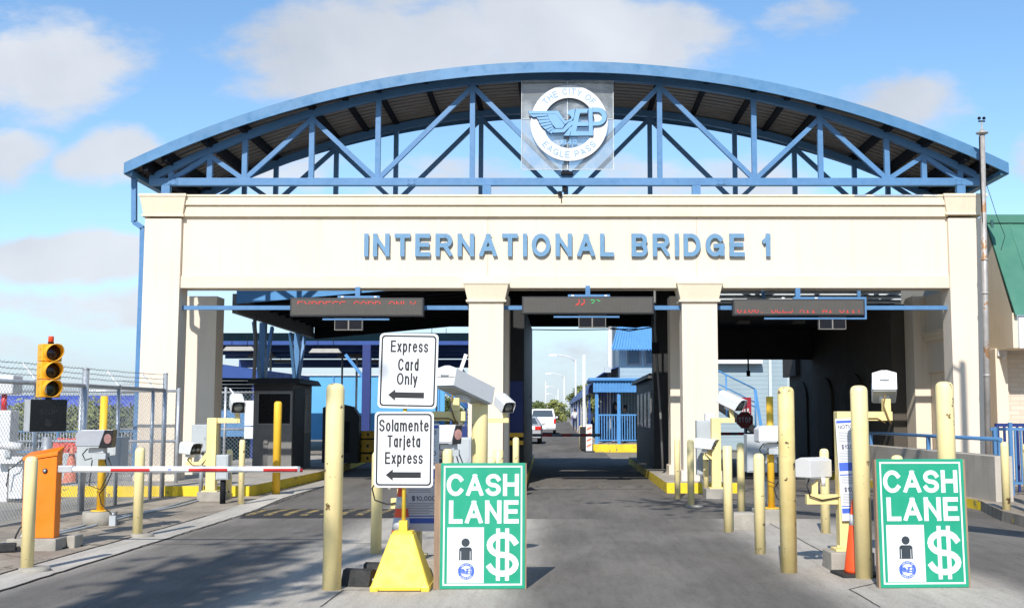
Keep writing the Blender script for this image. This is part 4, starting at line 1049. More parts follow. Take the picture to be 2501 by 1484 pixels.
def lane_sensor(label, loc, pole, body_m, yaw, z, L, foot, pole_top=1.84):
    t = thing('lane_sensor', label, 'sensor', loc, 0, 'lens boxes beside the lanes')
    if foot: b = MB(); b.lathe([(.235,-.02),(.235,.19),(.225,.205)], 28); b.build('footing', m_conc, t)
    if pole:
        b = MB(); b.lathe([(.125,.205),(.125,.222)], 20); b.cyl((0,0,.2225),(0,0,pole_top), .052, n=20); b.build('pole', m_gold, t)
    else:
        b = MB(); b.box(-.04,.04,-.04,.04,0,z-.19); b.build('pole', m_yelS, t)
    T = Matrix.Translation((-.02,-.17,z)) @ Matrix.Rotation(R(yaw), 4, 'Z')
    W, Hh = .27, .25
    b = MB(); b.T = T
    side = [(-L*.5,-Hh*.42),(-L*.5,Hh*.30),(-L*.36,Hh*.5),(L*.28,Hh*.5),(L*.14,-Hh*.42)]
    b.prism(side, -W/2, W/2); hs = b.build('housing', body_m, t, bevel=.01)
    b = MB(); b.T = T; b.prism([(L*.14+.002,-Hh*.5),(L*.28+.002,Hh*.5),(L*.5,Hh*.5),(L*.46,-Hh*.5)], -W/2+.004, W/2-.004); b.build('face', m_face, hs, bevel=.006)
    b = MB(); b.T = T; b.prism([(L*.36+.05*math.cos(R(15*k)), .07*math.sin(R(15*k))) for k in range(24)], -W/2-.004, -W/2+.003); b.build('lens', m_lens, hs)
    b = MB(); b.T = T; b.prism([(-L*.46,-Hh*.47),(-L*.46,-Hh*.425),(L*.13,-Hh*.425),(L*.10,-Hh*.47)], -W/2+.01, W/2-.01); b.build('bottom_tray', m_grey, hs)
    b = MB(); b.box(-.12,.10,-.20,-.07,z-.20,z-.13); b.build('bracket', m_white, t, bevel=.004)
    b = MB(); b.box(-.06,.13,-.21,-.055,z-.29,z-.205); b.build('junction_box', m_grey, t, bevel=.004)
    for k, pts in enumerate(([(-.14,-.18,z-.14),(-.2,-.2,z-.22),(-.16,-.2,z-.3),(-.05,-.2,z-.27)], [(.08,-.12,z-.25),(.16,-.16,z-.5),(.05,-.14,z-.72),(-.12,-.12,z-.66),(-.10,-.1,z-.3)], [(.1,-.1,z-.2),(.2,-.1,z-.45),(.12,-.12,z-.66),(.02,-.1,z-.78),(.06,-.12,z-.92),(.21,-.14,z-1.05),(.25,-.15,.16)])):
        b = MB(); b.tube(pts, .0085, 8); b.build('cable', m_cable, t)
    return t
pL = gnd(243, 1283)
lane_sensor('grey lens box with a pink lens on an orange pole in a round concrete footing', (pL.x, pL.y, 0), True, mat('housing_grey', (.36,.37,.40), .4, var=.05), 8, 1.235, .50, True)
b = MB(); b.box(-.045,.045,-.03,.03,0,.14); b.cyl((0,0,.141),(0,0,.18), .018, n=10)
tag(b.build('conduit_box', m_grey, None, loc=None), 'small grey conduit box on the ground beside the round concrete footing', 'box').location = (pL.x+.25, pL.y-.16, .016)
lane_sensor('white lens box with a pink lens in front of the middle pillar', (at(1100,1150,15.6).x, 15.6, 0), False, m_white, 4, 1.31, .38, False)
pRr = gnd(1885, 1276)
lane_sensor('white lens box on an orange pole behind the scraped tall bollard', (pRr.x, pRr.y, 0), True, m_white, 6, 1.29, .44, False)
b = MB(); b.box(-.26,.17,-.17,.22,-.02,.205); tag(b.build('footing_block', m_conc, bevel=.02), 'rough concrete block under the right orange pole', 'block').location = (pRr.x, pRr.y, 0)
b = MB(); b.box(-.1,.2,-.12,.12,-.02,.24); tag(b.build('footing_block', m_conc, bevel=.03), 'broken concrete stub left of the right orange pole', 'block').location = (at(1812,1270,15.9).x-.02, 16.0, 0)

def cabinet(label, x0, x1, y0, y1, Y, dpt, legs=(), tip=0, m=m_grey, yaw=0):
    a = at(x0, y0, Y); c = at(x1, y1, Y); w = c.x-a.x; h = a.z-c.z
    t = thing('utility_cabinet', label, 'cabinet', ((a.x+c.x)/2, Y, 0), R(yaw), 'grey utility cabinets')
    zb = c.z
    b = MB(); b.box(-w/2,w/2,0,dpt,zb,zb+h); b.build('cabinet_body', m, t, bevel=.008)
    b = MB(); b.box(-w/2+.02,w/2-.02,-.012,-.0005,zb+.02,zb+h-.02); d = b.build('door', m, t, bevel=.004)
    b = MB(); b.box(w/2-.06,w/2-.04,-.022,-.0125,zb+h*.45,zb+h*.55); b.build('latch', m_galv, d)
    for (lx, r, mm) in legs:
        b = MB(); b.cyl((lx*w,dpt/2,0),(lx*w,dpt/2,zb-.0005), r, n=12); b.build('leg', mm, t)
    return t
cabinet('wide grey cabinet behind the grey lens box', 188, 294, 1067, 1143, 17.0, .3, ((.02,.055,m_yel),))
cabinet('grey cabinet strapped to the left rear pillar behind the camera post', 466, 508, 1036, 1103, 22.1, .22, ((0,.04,m_galv),), yaw=-12)
cabinet('small grey pedestal box on a black pipe right of the left camera post', 528, 556, 1110, 1171, 20.4, .2, ((.0,.05,m_dark),))
cabinet('tall grey cabinet against the left side of the right camera post', 1701, 1741, 1026, 1160, 22.6, .22, ((0,.035,m_galv),))
cabinet('large grey enclosure behind the rusty chipped bollard', 1824, 1899, 1060, 1153, 17.7, .3, ((.1,.04,m_galv),))
cabinet('large grey cabinet behind the white lens box of the middle lane', 1096, 1150, 1068, 1176, 17.2, .35, ((0,.05,m_galv),))
b = MB(); b.box(-.1,.1,-.08,.08,0,.14); tag(b.build('junction_box', m_white, bevel=.01), 'small white box on top of the tall grey cabinet', 'box').location = (at(1734,1040,22.7).x, 22.7, at(1734,1026,22.7).z)

# ---------------------------------------------------------------- orange barrier machine with its arm
gp = gnd(110, 1345)
bx0, by0 = gnd(69,1332).x, gp.y
bg = thing('barrier_gate', 'orange barrier box with a lowered red and white arm across the left lane', 'barrier', (at(96,1330,by0).x, by0, 0))
b = MB(); b.box(-.33,.24,-.12,.40,-.02,.15); b.box(.2405,.34,.16,.40,-.02,.16); b.build('plinth', m_conc, bg, bevel=.012)
W2 = .175
WL = .205
b = MB(); b._add([(-WL,-.03,.152),(W2,-.03,.152),(W2,.13,.152),(-WL,.13,.152),(-WL,-.03,1.03),(W2,-.03,1.09),(W2,.13,1.16),(-WL,.13,1.10)],
   [(0,3,2,1),(4,5,6,7),(0,1,5,4),(1,2,6,5),(2,3,7,6),(3,0,4,7)]); b.build('housing', m_orange, bg, bevel=.008)
b = MB(); b._add([(-WL-.012,-.045,1.034),(W2+.012,-.045,1.096),(W2+.012,.14,1.166),(-WL-.012,.14,1.104),(-WL-.012,-.045,1.074),(W2+.012,-.045,1.142),(W2+.012,.14,1.20),(-WL-.012,.14,1.13)],
   [(0,3,2,1),(4,5,6,7),(0,1,5,4),(1,2,6,5),(2,3,7,6),(3,0,4,7)]); b.build('lid', m_orange, bg, bevel=.006)
b = MB(); b.lathe([(.001,-.048),(.024,-.048),(.028,-.044),(.03,-.0305)], 24, (.045,0,.92), axis='Y'); lk = b.build('lock', m_ink, bg)
b = MB(); b.lathe([(.001,-.055),(.014,-.054),(.017,-.0485)], 20, (.045,0,.92), axis='Y'); b.build('key_plate', m_galv, lk)
b = MB(); b.box(-.215,-.155,-.033,-.0305,.165,.195); b.build('rating_plate', m_white, bg)
b = MB(); b.tube([(-.17,-.035,.30),(-.20,-.07,.27),(-.235,-.08,.19),(-.25,-.10,.10)], .011, 8); b.build('cable', m_cable, bg)
az_ = .935
b = MB(); b.box(W2+.0005,W2+.17,-.005,.10,az_-.035,az_+.045); b.build('arm_clamp', mat('clamp_grey',(.5,.5,.5),.4,metal=.3), bg, bevel=.008)
al = 2.92
b = MB(); b.prism([(-.012,-.032),(.0,-.035),(.0,.035),(-.012,.032),(-.03,.012),(-.03,-.012)], W2+.171, W2+.211+al-.34, plane='YZ')
b.T = Matrix.Translation((0,.04,az_))
b.v = [Vector((v.x, v.y+.03, v.z+az_)) for v in b.v]; arm = b.build('arm', m_pvc, bg)
x_0 = bg.location.x
for (s0, s1) in ((276,374),(471,568),(658,756)):
    xa = at(s0/1.0236,1150,by0).x-x_0; xb = at(s1/1.0236,1150,by0).x-x_0
    b = MB(); b.prism([(-.0135+.03,-.030+az_),(-.0308+.03,-.0125+az_),(-.0308+.03,.010+az_),(-.026+.03,.013+az_),(-.012+.03,-.028+az_)], xa, xb, plane='YZ'); b.build('red_stripe', m_redp, arm)
xa = at(410,1150,by0).x-x_0; b = MB(); b.T = Matrix.Translation((xa,-.0004,az_-.012)) @ Matrix.Shear('XZ', 4, (.0,0)); glyph(b, 'm', 0, 0, .035, .034, .007, 0, .001); b.build('arm_logo', m_logob, arm)
b = MB(); b.box(W2+.211+al-.339, W2+.211+al-.31, -.001, .031, az_-.034, az_+.034); b.build('end_cap', m_grey, arm)

# ---------------------------------------------------------------- traffic signal behind the barrier box
tp = Vector((at(113,1100,14.0).x, 14.0, 0))
ts = thing('traffic_signal', 'yellow three lens traffic signal above a black stop panel on a grey pole', 'traffic light', tp)
b = MB(); b.cyl((0,0,0),(0,0,1.30), .05, n=18); b.build('pole', m_galv, ts)
T = Matrix.Rotation(R(42), 4, 'Z')
b = MB(); b.T = T; b.box(-.215,.215,-.02,.20,1.365,1.755); sb = b.build('stop_panel', mat('panel_grey',(.40,.41,.42),.45), ts, bevel=.006)
b = MB(); b.T = T; b.box(-.213,.213,-.028,-.0205,1.367,1.753); b.build('screen', mat('screen_black',(.004,.004,.005),.25), sb)
b = MB(); b.T = T; write(b, 'STOP', -.10,.10,1.57,1.63,-.0282,.001,.15,.16); b.build('lettering', mat('ghost_text',(.013,.012,.014),.5), sb)
b = MB(); b.T = T
for k in range(4): b.box(-.032+k*.017,-.021+k*.017,-.0292,-.0282,1.47,1.52)
b.box(-.034,.034,-.0296,-.0282,1.43,1.468); b.build('hand_symbol', MATS['ghost_text'], sb)
z0 = 1.775; hh = .218
b = MB(); b.cyl((0,0,1.756),(0,0,z0), .04, n=14); b.build('neck', m_dark, ts)
for k in range(3):
    zc_ = z0+hh*(k+.5)
    b = MB(); b.T = T; b.box(-.12,.12,-.06,.11,zc_-hh/2+.003,zc_+hh/2-.003); sec = b.build('signal_section', m_signal, ts, bevel=.012)
    b = MB(); b.T = T; n = 28
    ro_, ri_, Lg = .104, .098, .17
    for i in range(n):
        a, c = 2*math.pi*i/n, 2*math.pi*(i+1)/n
        def Lq(t_): return Lg*(.32+.68*(.5+.5*math.sin(t_)))
        P = lambda r, t_, y: (r*math.cos(t_), y, zc_+r*math.sin(t_))
        b._add([P(ro_,a,-.0605),P(ro_,c,-.0605),P(ro_,c,-.06-Lq(c)),P(ro_,a,-.06-Lq(a)),P(ri_,a,-.0605),P(ri_,c,-.0605),P(ri_,c,-.06-Lq(c)),P(ri_,a,-.06-Lq(a))],
               [(0,1,2,3),(7,6,5,4),(3,2,6,7)], 0, True)
    b.build('visor', m_signal, sec, fix=False)
    b = MB(); b.T = T; b.lathe([(ri_-.001,-.0609),(ri_-.001,-.06-.05)], 28, (0,0,zc_), axis='Y')
    b = MB(); b.T = T; b.lathe([(.001,-.085),(.05,-.08),(.085,-.068),(.097,-.0607)], 28, (0,0,zc_), axis='Y')
    b.build('lens', mat(('lens_green','lens_amber','lens_red')[k], ((.006,.02,.014),(.02,.012,.005),(.022,.006,.005))[k], .15), sec)
    for q in (-.05, .05):
        b = MB(); b.T = T; b.box(-.128,-.1205,-.02,.02,zc_+q-.012,zc_+q+.012); b.build('hinge', m_signal, sec)
b = MB(); b.T = T; b.prism([(-.045+.04*math.cos(R(a)), z0+hh*.5+.06*math.sin(R(a))) for a in range(90,271,15)]+[(-.045+.012*math.cos(R(a)), z0+hh*.5+.06*math.sin(R(a))) for a in range(270,89,-15)], -.092, -.086); b.build('lens_reflection', mat('reflection_white',(.75,.66,.62),.4), ts)  # reflection on the lowest lens, modelled as a pale crescent
b = MB(); b.lathe([(.035,z0+3*hh),(.035,z0+3*hh+.02)], 18); b.build('beacon_base', m_dark, ts)
b = MB(); b.lathe([(.032,z0+3*hh+.0205),(.032,z0+3*hh+.085),(.028,z0+3*hh+.095)], 18); b.build('beacon', mat('beacon_red',(.70,.07,.02),.3), ts)

# ---------------------------------------------------------------- cones, chocks, bumps
def cone(name_label, loc, h, r, m, bands=(), base=.19, group='traffic cones'):
    t = thing('traffic_cone', name_label, 'cone', loc, random.uniform(-.3,.3), group)
    b = MB(); b.box(-base,base,-base,base,0,.035); b.build('base', m_black, t, bevel=.008)
    b = MB(); b.lathe([(r,.0355),(r*.97,.06),(.03,h-.01),(.022,h)], 24); cb = b.build('cone_body', m, t)
    for (u0, u1) in bands:
        rr = lambda u: r*.97+(.03-r*.97)*(u*h-.06)/(h-.07)+.0015
        b = MB(); b.lathe([(rr(u0),u0*h),(rr(u1),u1*h)], 24); b.build('reflective_band', mat('band_silver',(.62,.63,.64),.35), cb)
    return t
cone('orange cone with one grey band between the mast and the tall bollard', (at(2092,1400,11.42).x, 11.42, 0), .74, .12, m_cone, ((.66,.80),), .20)
cone('orange cone with grey bands half hidden behind the yellow sign pole', (at(980,1300,11.05).x-.0, 11.05, 0), .92, .15, m_cone, ((.30,.43),(.52,.65),(.74,.86)))
pc = gnd(172,1192); cone('faded orange cone standing behind the chain link fence', (pc.x, pc.y, .01), .88, .19, m_conef, (), .23)
def chock(label, px, py, rz, s=1):
    p = gnd(px, py); t = thing('wheel_chock', label, 'wheel chock', (p.x, p.y, .008), R(rz), 'black wheel chocks')
    b = MB(); b.prism([(-.02,0),(.19,0),(.165,.13),(.10,.15),(.035,.14)], -.14*s, .14*s, plane='YZ'); body = b.build('wedge', m_black, t, bevel=.006)
    for k in range(6):
        b = MB(); b.beam((-.135*s,-.005+k*.008,.012+k*.021),(.135*s,-.005+k*.008,.012+k*.021), .006, .012); b.build('tread', m_black, body)
    b = MB(); b.cyl((.141*s,.08,.05),(.15*s,.08,.05), .02, n=12); b.build('eye', m_galv, t)
chock('black rubber wheel chock with its ribbed face beside the tall left bollard', 867, 1433, -14)
chock('black rubber wheel chock partly hidden behind the yellow sign base', 920, 1416, -6)
def bump(label, pts, n, faded):
    (xa, ya), (xb, yb), w = pts
    t = thing('speed_bump', label, 'speed bump', ((xa+xb)/2, (ya+yb)/2, .006), math.atan2(yb-ya, xb-xa), 'rubber speed bumps')
    Lb = math.hypot(xb-xa, yb-ya)
    prof = [(-w/2,0),(-w*.36,.022),(-w*.15,.038),(w*.15,.038),(w*.36,.022),(w/2,0)]
    b = MB(); b.prism(prof, -Lb/2, Lb/2, plane='YZ'); body = b.build('body', m_black if not faded else g_asph, t)
    ym = mat('bump_yellow' if not faded else 'bump_faded', (.36,.25,.07) if not faded else (.20,.17,.11), .8, var=.25, chips=((.06,.06,.06), .52, 9))
    for k in range(n):
        x = -Lb/2+Lb*(k+.5)/n; q = MB(); d = .20
        for (y0, z0_), (y1, z1_) in zip(prof[1:], prof[2:-1]):
            f0 = (y0+w/2)/w; f1 = (y1+w/2)/w
            q.quad((x+d*(f0-.5)-.06,y0,z0_+.002),(x+d*(f0-.5)+.06,y0,z0_+.002),(x+d*(f1-.5)+.06,y1,z1_+.002),(x+d*(f1-.5)-.06,y1,z1_+.002))
        q.build('stripe', ym, body, fix=False)
    return t
pa, pb = gnd(583,1254), gnd(905,1252)
bump('black rubber speed bump with slanted yellow stripes across the left lane', ((-4.9,pa.y),(-2.35,pa.y+.05), 1.75), 9, False)
pa = gnd(1400,1190)
bump('worn grey speed bump with a single faded stripe in the middle lane', ((-.66,pa.y),(2.0,pa.y), 1.0), 6, True)
# ---------------------------------------------------------------- toll canopy behind the gate
m_cblue = mat('canopy_blue', (.07,.25,.53), .5, var=.08, scale=1.5, streak=.1)
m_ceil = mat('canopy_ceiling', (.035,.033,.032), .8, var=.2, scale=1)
m_boothd= mat('booth_dark', (.009,.009,.010), .6, var=.2)  # plain near-black finish for booths, huts and housings
m_lgrey= mat('booth_grey', (.17,.165,.155), .6, var=.12)
m_frame= mat('window_frame', (.22,.21,.21), .4, var=.05)
m_pale = mat('pale_fascia', (.55,.60,.64), .6, var=.06, streak=.12)
cn = thing('toll_canopy', 'dark steel canopy with a blue front fascia covering the toll booths behind the gateway', 'canopy', (-2, 28.2, 0))
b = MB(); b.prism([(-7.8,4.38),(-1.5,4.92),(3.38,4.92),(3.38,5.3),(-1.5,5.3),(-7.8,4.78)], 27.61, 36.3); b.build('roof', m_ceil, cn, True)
b = MB(); b.prism([(-7.8,4.25),(-1.5,4.80),(3.38,4.80),(3.38,5.45),(-1.5,5.45),(-7.8,4.95)], 27.52, 27.6); b.build('fascia', m_cblue, cn, True)
b = MB(); b.box(-7.92,-7.80,27.6,36.3,4.03,4.5); b.build('eave_beam', mat('eave_grey',(.20,.19,.18),.7), cn, True)
b = MB(); b.prism([(-7.79,3.99),(-3.5,4.39),(3.38,4.39),(3.38,4.915),(-1.5,4.915),(-7.79,4.375)], 36.31, 36.5); b.build('rear_beam', m_dark, cn, True)
for k in range(9):
    y = 28.7+k*.85; b = MB(); b.prism([(-7.7,4.30),(-1.5,4.83),(3.3,4.83),(3.3,4.915),(-1.5,4.915),(-7.7,4.385)], y, y+.08); b.build('joist', m_dark, cn, True)
for (y, zz) in ((30.3, 4.02), (34.3, 4.02)):
    b = MB(); b.box(-7.96,-7.80,y,y+.2,0.2,zz); b.build('column', m_blue, cn, True)
    for sg in (-1, 1):
        b = MB(); b.beam((-7.88,y+.1+sg*.95,zz-.05),(-7.88,y+.1+sg*.1,zz-1.7), .08, .12); b.build('knee_brace', m_blue, cn, True)
b = MB(); b.box(2.42,2.86,29.6,30.1,.2,4.9); b.build('column', m_boothd, cn, True)
b = MB(); b.tube([(2.30,27.6,4.9),(2.30,27.6,3.6),(2.42,27.6,1.5),(2.46,27.6,.3)], .03, 8); b.build('conduit', mat('conduit_grey',(.16,.16,.16),.5), cn, True)
b = MB(); b.box(2.22,2.40,27.55,27.65,3.05,3.32); b.build('junction_box', m_dark, cn, True)
b = MB(); b.tube([at(622,770,28.0), at(624,850,28.0), at(620,925,28.0)], .045, 8); b.build('conduit', MATS['conduit_grey'], cn, True)
for pts in ([(-.95,36.6,4.31),(.3,36.7,4.30),(2.5,36.6,4.33)], [(.9,36.8,4.5),(2.0,33,4.0),(2.6,30,3.9)], [(1.2,36.8,4.5),(2.2,33,4.1),(2.7,30,4.0)]):
    b = MB(); b.tube(pts, .018, 6); b.build('wire', m_dark, cn, True)
# right lane canopy
c2 = thing('lane_canopy', 'dark canopy with pale slatted fascia over the right lane', 'canopy', (6, 28.2, 0))
b = MB(); b.box(3.40,8.25,27.64,36.3,4.30,5.2); b.build('roof', m_ceil, c2, True)
b = MB(); b.box(3.40,8.25,27.56,27.635,4.26,5.4); fa = b.build('fascia', m_pale, c2, True)
for k in range(4):
    b = MB(); b.box(3.41,8.24,27.49,27.555,4.32+k*.115,4.34+k*.115); b.build('slat', m_dark, c2, True)
for x in (3.55, 4.9, 5.7, 7.2):
    b = MB(); b.box(x-.04,x+.04,27.42,27.485,4.2,5.4); b.build('fascia_post', m_blue, c2, True)
b = MB(); b.box(3.40,8.25,36.31,36.5,3.34,5.1); b.build('rear_wall', m_boothd, c2, True)
b = MB(); b.cyl((5.95,36.2,3.6),(5.95,36.2,2.95),.025,n=8); b.cyl((5.95,36.2,2.98),(5.95,36.2,2.80),.06,n=10); b.build('hanging_sensor', m_dark, c2, True)
for x in (5.15, 6.75):
    b = MB(); b.box(x,x+.35,33,33.3,4.22,4.299); b.build('ceiling_lamp', mat('lamp_grey',(.25,.25,.24),.6), c2, True)
b = MB(); b.box(3.5,4.6,35.9,36.2,3.86,3.93); b.build('clearance_bar', mat('bar_ochre',(.45,.22,.02),.6), c2, True)

# ---------------------------------------------------------------- toll booths
def booth(label, x0, x1, y0, y1, z0, z1, face='window'):
    t = thing('toll_booth', label, 'booth', ((x0+x1)/2, y0, z0), 0, 'dark toll booths')
    w = (x1-x0)/2; d = y1-y0; h = z1-z0
    b = MB(); b.box(-w,w,0,d,0,h-.12); b.build('wall', m_boothd if face != 'window' else m_lgrey, t)
    b = MB(); b.frustum(-w-.16,w+.22,-.16,d+.22,h-.118,-w-.10,w+.14,-.1,d+.14,h+.02); b.build('roof', m_boothd, t, bevel=.01)
    if face == 'window':
        b = MB(); b.box(-w+.10,w-.02,-.012,-.0005,h*.50,h*.85); fr = b.build('window', m_frame, t)
        b = MB(); b.box(-w+.13,w-.05,-.016,-.0125,h*.515,h*.838); b.build('pane', m_glassd, fr)
        b = MB(); b.box(-w,w,-.008,-.0005,h*.87,h-.13); b.build('shadow_panel', m_boothd, t)
        b = MB(); b.box(w+.0005,w+.02,.12,d-.9,.05,h*.9); dr = b.build('side_panel', m_boothd, t)
        for y in (d-.85, d-.45):
            b = MB(); b.box(w+.0005,w+.05,y,y+.22,h*.40,h*.84); b.build('shutter', mat('shutter_grey',(.27,.27,.26),.6), t)
        b = MB(); b.box(-w+.28,-w+.38,-.05,-.009,h*.30,h*.36); b.build('switch_box', m_lgrey, t)
        for k in range(3):
            b = MB(); b.cyl((-w+.29+k*.035,-.02,.0),(-w+.29+k*.035,-.02,h*.30),.007,n=6); b.build('pipe', m_frame, t)
    else:
        for k in range(4):
            b = MB(); b.box(-w-.02,-w-.0005,.5+k*1.45,1.5+k*1.45,h*.42,h*.82); fr = b.build('window', m_frame, t)
            b = MB(); b.box(-w-.024,-w-.0205,.55+k*1.45,1.45+k*1.45,h*.44,h*.80); b.build('pane', m_glassd, fr)
    return t
booth('dark grey booth with a framed front window on the left island', -7.58, -6.62, 28.5, 30.7, .21, 2.47)
booth('dark booth on the right kerb of the middle lane', 2.46, 3.0, 30.4, 36.9, .21, 2.66, 'side')
tb = thing('toll_booth', 'tall black booth wall with two yellow guard rails left of the middle lane', 'booth', (-1.45, 28.3, .21), 0, 'dark toll booths')
b = MB(); b.box(-.6,.57,0,8.5,0,4.1); b.build('wall', m_boothd, tb)
b = MB(); b.box(-.5,.55,-.02,-.0005,.9,2.2); b.build('panel', m_navy, tb)
for z in (.65, .84):
    b = MB(); b.box(-.6,.56,-.25,-.021,z,z+.10); b.build('guard_rail', m_gold, tb)
for z in (1.3, 1.9):
    b = MB(); b.box(.575,.60,6.0,6.12,z,z+.12); b.build('hinge', m_frame, tb)
# dark hut and yellow barrier blocks seen past the tall bollard
hut = thing('machine_hut', 'black machine hut with a pitched top between the tall bollard and the arrow signs', 'hut', (-6.37, 33.5, .2))
b = MB(); b.prism([(-.53,0),(.53,0),(.53,1.35),(.36,1.62),(-.16,1.74),(-.53,1.6)], 0, .45); b.build('body', m_boothd, hut, bevel=.02)
b = MB(); b.box(-.25,.25,-.02,-.0005,.3,1.2); b.build('door', m_dark, hut)
yb = thing('plastic_barrier', 'yellow slotted plastic barrier block beside the white arrow signs', 'barrier', (at(898,1100,34.2).x, 34.2, .2), 0)
for k in range(3):
    z0, z1 = ((0,.24),(.29,.66),(.70,.92))[k]
    b = MB(); b.box(-.35,.5,0,.5,z0,z1); ti = b.build('tier', m_gold, yb, bevel=.015)
    for x in (-.22, .0, .25): 
        b = MB(); b.box(x-.03,x+.03,-.008,-.0005,(z0+z1)/2-.04,(z0+z1)/2+.04); b.build('slot', m_boothd, ti)
b = MB(); b.box(-.3,.45,.1,.4,.2405,.2895); b.build('core', m_boothd, yb)
b = MB(); b.box(-.3,.45,.1,.4,.6605,.6995); b.build('core', m_boothd, yb)

# ---------------------------------------------------------------- far canopy, blue walls, shed
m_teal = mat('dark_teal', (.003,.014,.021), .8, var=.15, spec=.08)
m_royal= mat('royal_blue', (.014,.058,.24), .5, var=.1, scale=1)
m_sky  = mat('light_blue_panel', (.10,.37,.66), .6, var=.08, scale=.6)
fc = thing('inspection_canopy', 'long dark blue canopy with hanging lamp fixtures beyond the left booth', 'canopy', (-9, 46, 0))
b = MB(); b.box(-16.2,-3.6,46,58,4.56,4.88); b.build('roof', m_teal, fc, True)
b = MB(); b.box(-16.2,-3.55,45.9,46.2,4.40,4.555); b.build('beam', m_royal, fc, True)
b = MB(); b.box(-16.2,-3.55,57.9,58.2,4.0,4.4); b.build('beam', m_royal, fc, True)
for x, y in ((-7.85,45.6),(-4.3,57.5),(-14,45.6)):
    b = MB(); b.box(x,x+.32,y,y+.3,0,4.39); b.build('column', m_navy, fc, True)
    b = MB(); b.beam((x+.1,y+.15,3.0),(x-.7,y+.15,4.0),.1,.12); b.build('knee_brace', m_cblue, fc, True)
m_lampb = mat('fixture_beige', (.30,.285,.25), .6, var=.1)
for i, (px, py, Y) in enumerate(((585,850,44.5),(795,855,44.5),(640,866,51),(857,868,51),(700,881,55),(900,883,55),(1072,830,48),(1095,840,52))):
    p = at(px, py, Y); t = thing('lamp_fixture', ('long beige lamp fixture under the far canopy nearest the left pillar','long beige lamp fixture under the far canopy above the dark booth','dim lamp fixture hanging left of the first blue column','dim lamp fixture hanging near the navy column','small far lamp fixture between the blue columns','small far lamp fixture beside the white arrow sign','near grey lamp fixture right of the white arrow sign','far grey lamp fixture left of the middle pillar')[i], 'lamp', p, 0, 'hanging lamp fixtures')
    b = MB(); b.frustum(-.62,.62,-.15,.15,-.10,-.5,.5,-.08,.08,.06); b.build('housing', m_lampb if i in (0,1) else m_frame, t)
    b = MB(); b.cyl((-.3,0,.061),(-.3,0,.5),.012,n=6); b.build('rod', m_dark, t); b = MB(); b.cyl((.3,0,.061),(.3,0,.5),.012,n=6); b.build('rod', m_dark, t)
for y in (48.5, 51.5, 54.8):
    b = MB(); b.box(-16,-3.7,y,y+.18,4.30,4.555); b.build('cross_beam', m_royal, fc, True)
for x, y in ((-12.6,50),(-10.9,57.5),(-9.2,52),(-6.1,57)):
    b = MB(); b.cyl((x,y,0),(x,y,4.55),.05,n=8); b.build('pipe_post', m_pale, fc, True)
tw = thing('blue_screen_wall', 'light blue panel wall standing far beyond the left lane', 'wall', (-9, 62, 0))
b = MB(); b.box(-16.5,-6.2,62,62.15,.3,3.72); b.build('panels', m_sky, tw, True)
b = MB(); b.box(-16.5,-6.15,61.9,62.2,3.725,3.80); b.build('cap', m_pale, tw, True)
for k in range(6):
    x = -16+k*1.9; b = MB(); b.box(x-.03,x+.03,61.93,61.995,0.1,3.7); b.build('batten', m_cblue, tw, True)
sh = thing('blue_shed', 'dark teal shed with a bright blue sloping roof behind the left pillar', 'shed', (-10.5, 37, 0))
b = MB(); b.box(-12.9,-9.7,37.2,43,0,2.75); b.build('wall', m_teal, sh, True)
b = MB(); b._add([(-13.1,36.6,2.80),(-9.45,36.6,2.75),(-9.45,43.4,2.78),(-13.1,43.4,2.85),(-13.1,36.6,3.45),(-9.45,36.6,3.0),(-9.45,43.4,3.05),(-13.1,43.4,3.55)],[(0,3,2,1),(4,5,6,7),(0,1,5,4),(1,2,6,5),(2,3,7,6),(3,0,4,7)]); b.build('roof', m_royal, sh, True)
b = MB(); b.box(-12.85,-9.68,37.12,37.195,.9,1.75); b.build('blue_band', m_blue, sh, True)
b = MB(); b.box(-9.9,-9.75,36.95,37.1,0,2.7); b.build('post', m_navy, sh, True)

# ---------------------------------------------------------------- tower building, stairs, kiosk, walkway
m_side = mat('pale_blue_siding', (.30,.38,.42), .7, var=.05, scale=1)
twr = thing('control_tower', 'pale blue building with a corrugated blue awning over its upper windows', 'building', (6, 53, 0))
YW = 53
b = MB(); b.box(2.78,10.5,YW,YW+9,0,6.6); w_ = b.build('wall', m_side, twr, True)
b = MB()
for k in range(30): z = .4+k*.2; b.box(2.79,10.49,YW-.010,YW-.0005,z,z+.012)
o = b.build('siding_laps', mat('siding_lap_blue',(.30,.38,.42),.8), w_); o.data.transform(Matrix.Translation(-Vector(twr.location))); o['kind'] = 'stuff'  # thin raised lap lines in the siding's own colour
for (x0, x1) in ((3.1,3.75),(3.95,4.6)):
    b = MB(); b.box(x0,x1,YW-.06,YW-.0005,3.9,4.95); fr = b.build('window', m_frame, twr, True)
    b = MB(); b.box(x0+.06,x1-.06,YW-.065,YW-.0605,3.98,4.87); o = b.build('pane', mat('window_pane',(.10,.14,.17),.08), fr); o.data.transform(Matrix.Translation(-Vector(twr.location)))
aw = MB(); n = 18; xa, xb = 2.35, 4.75
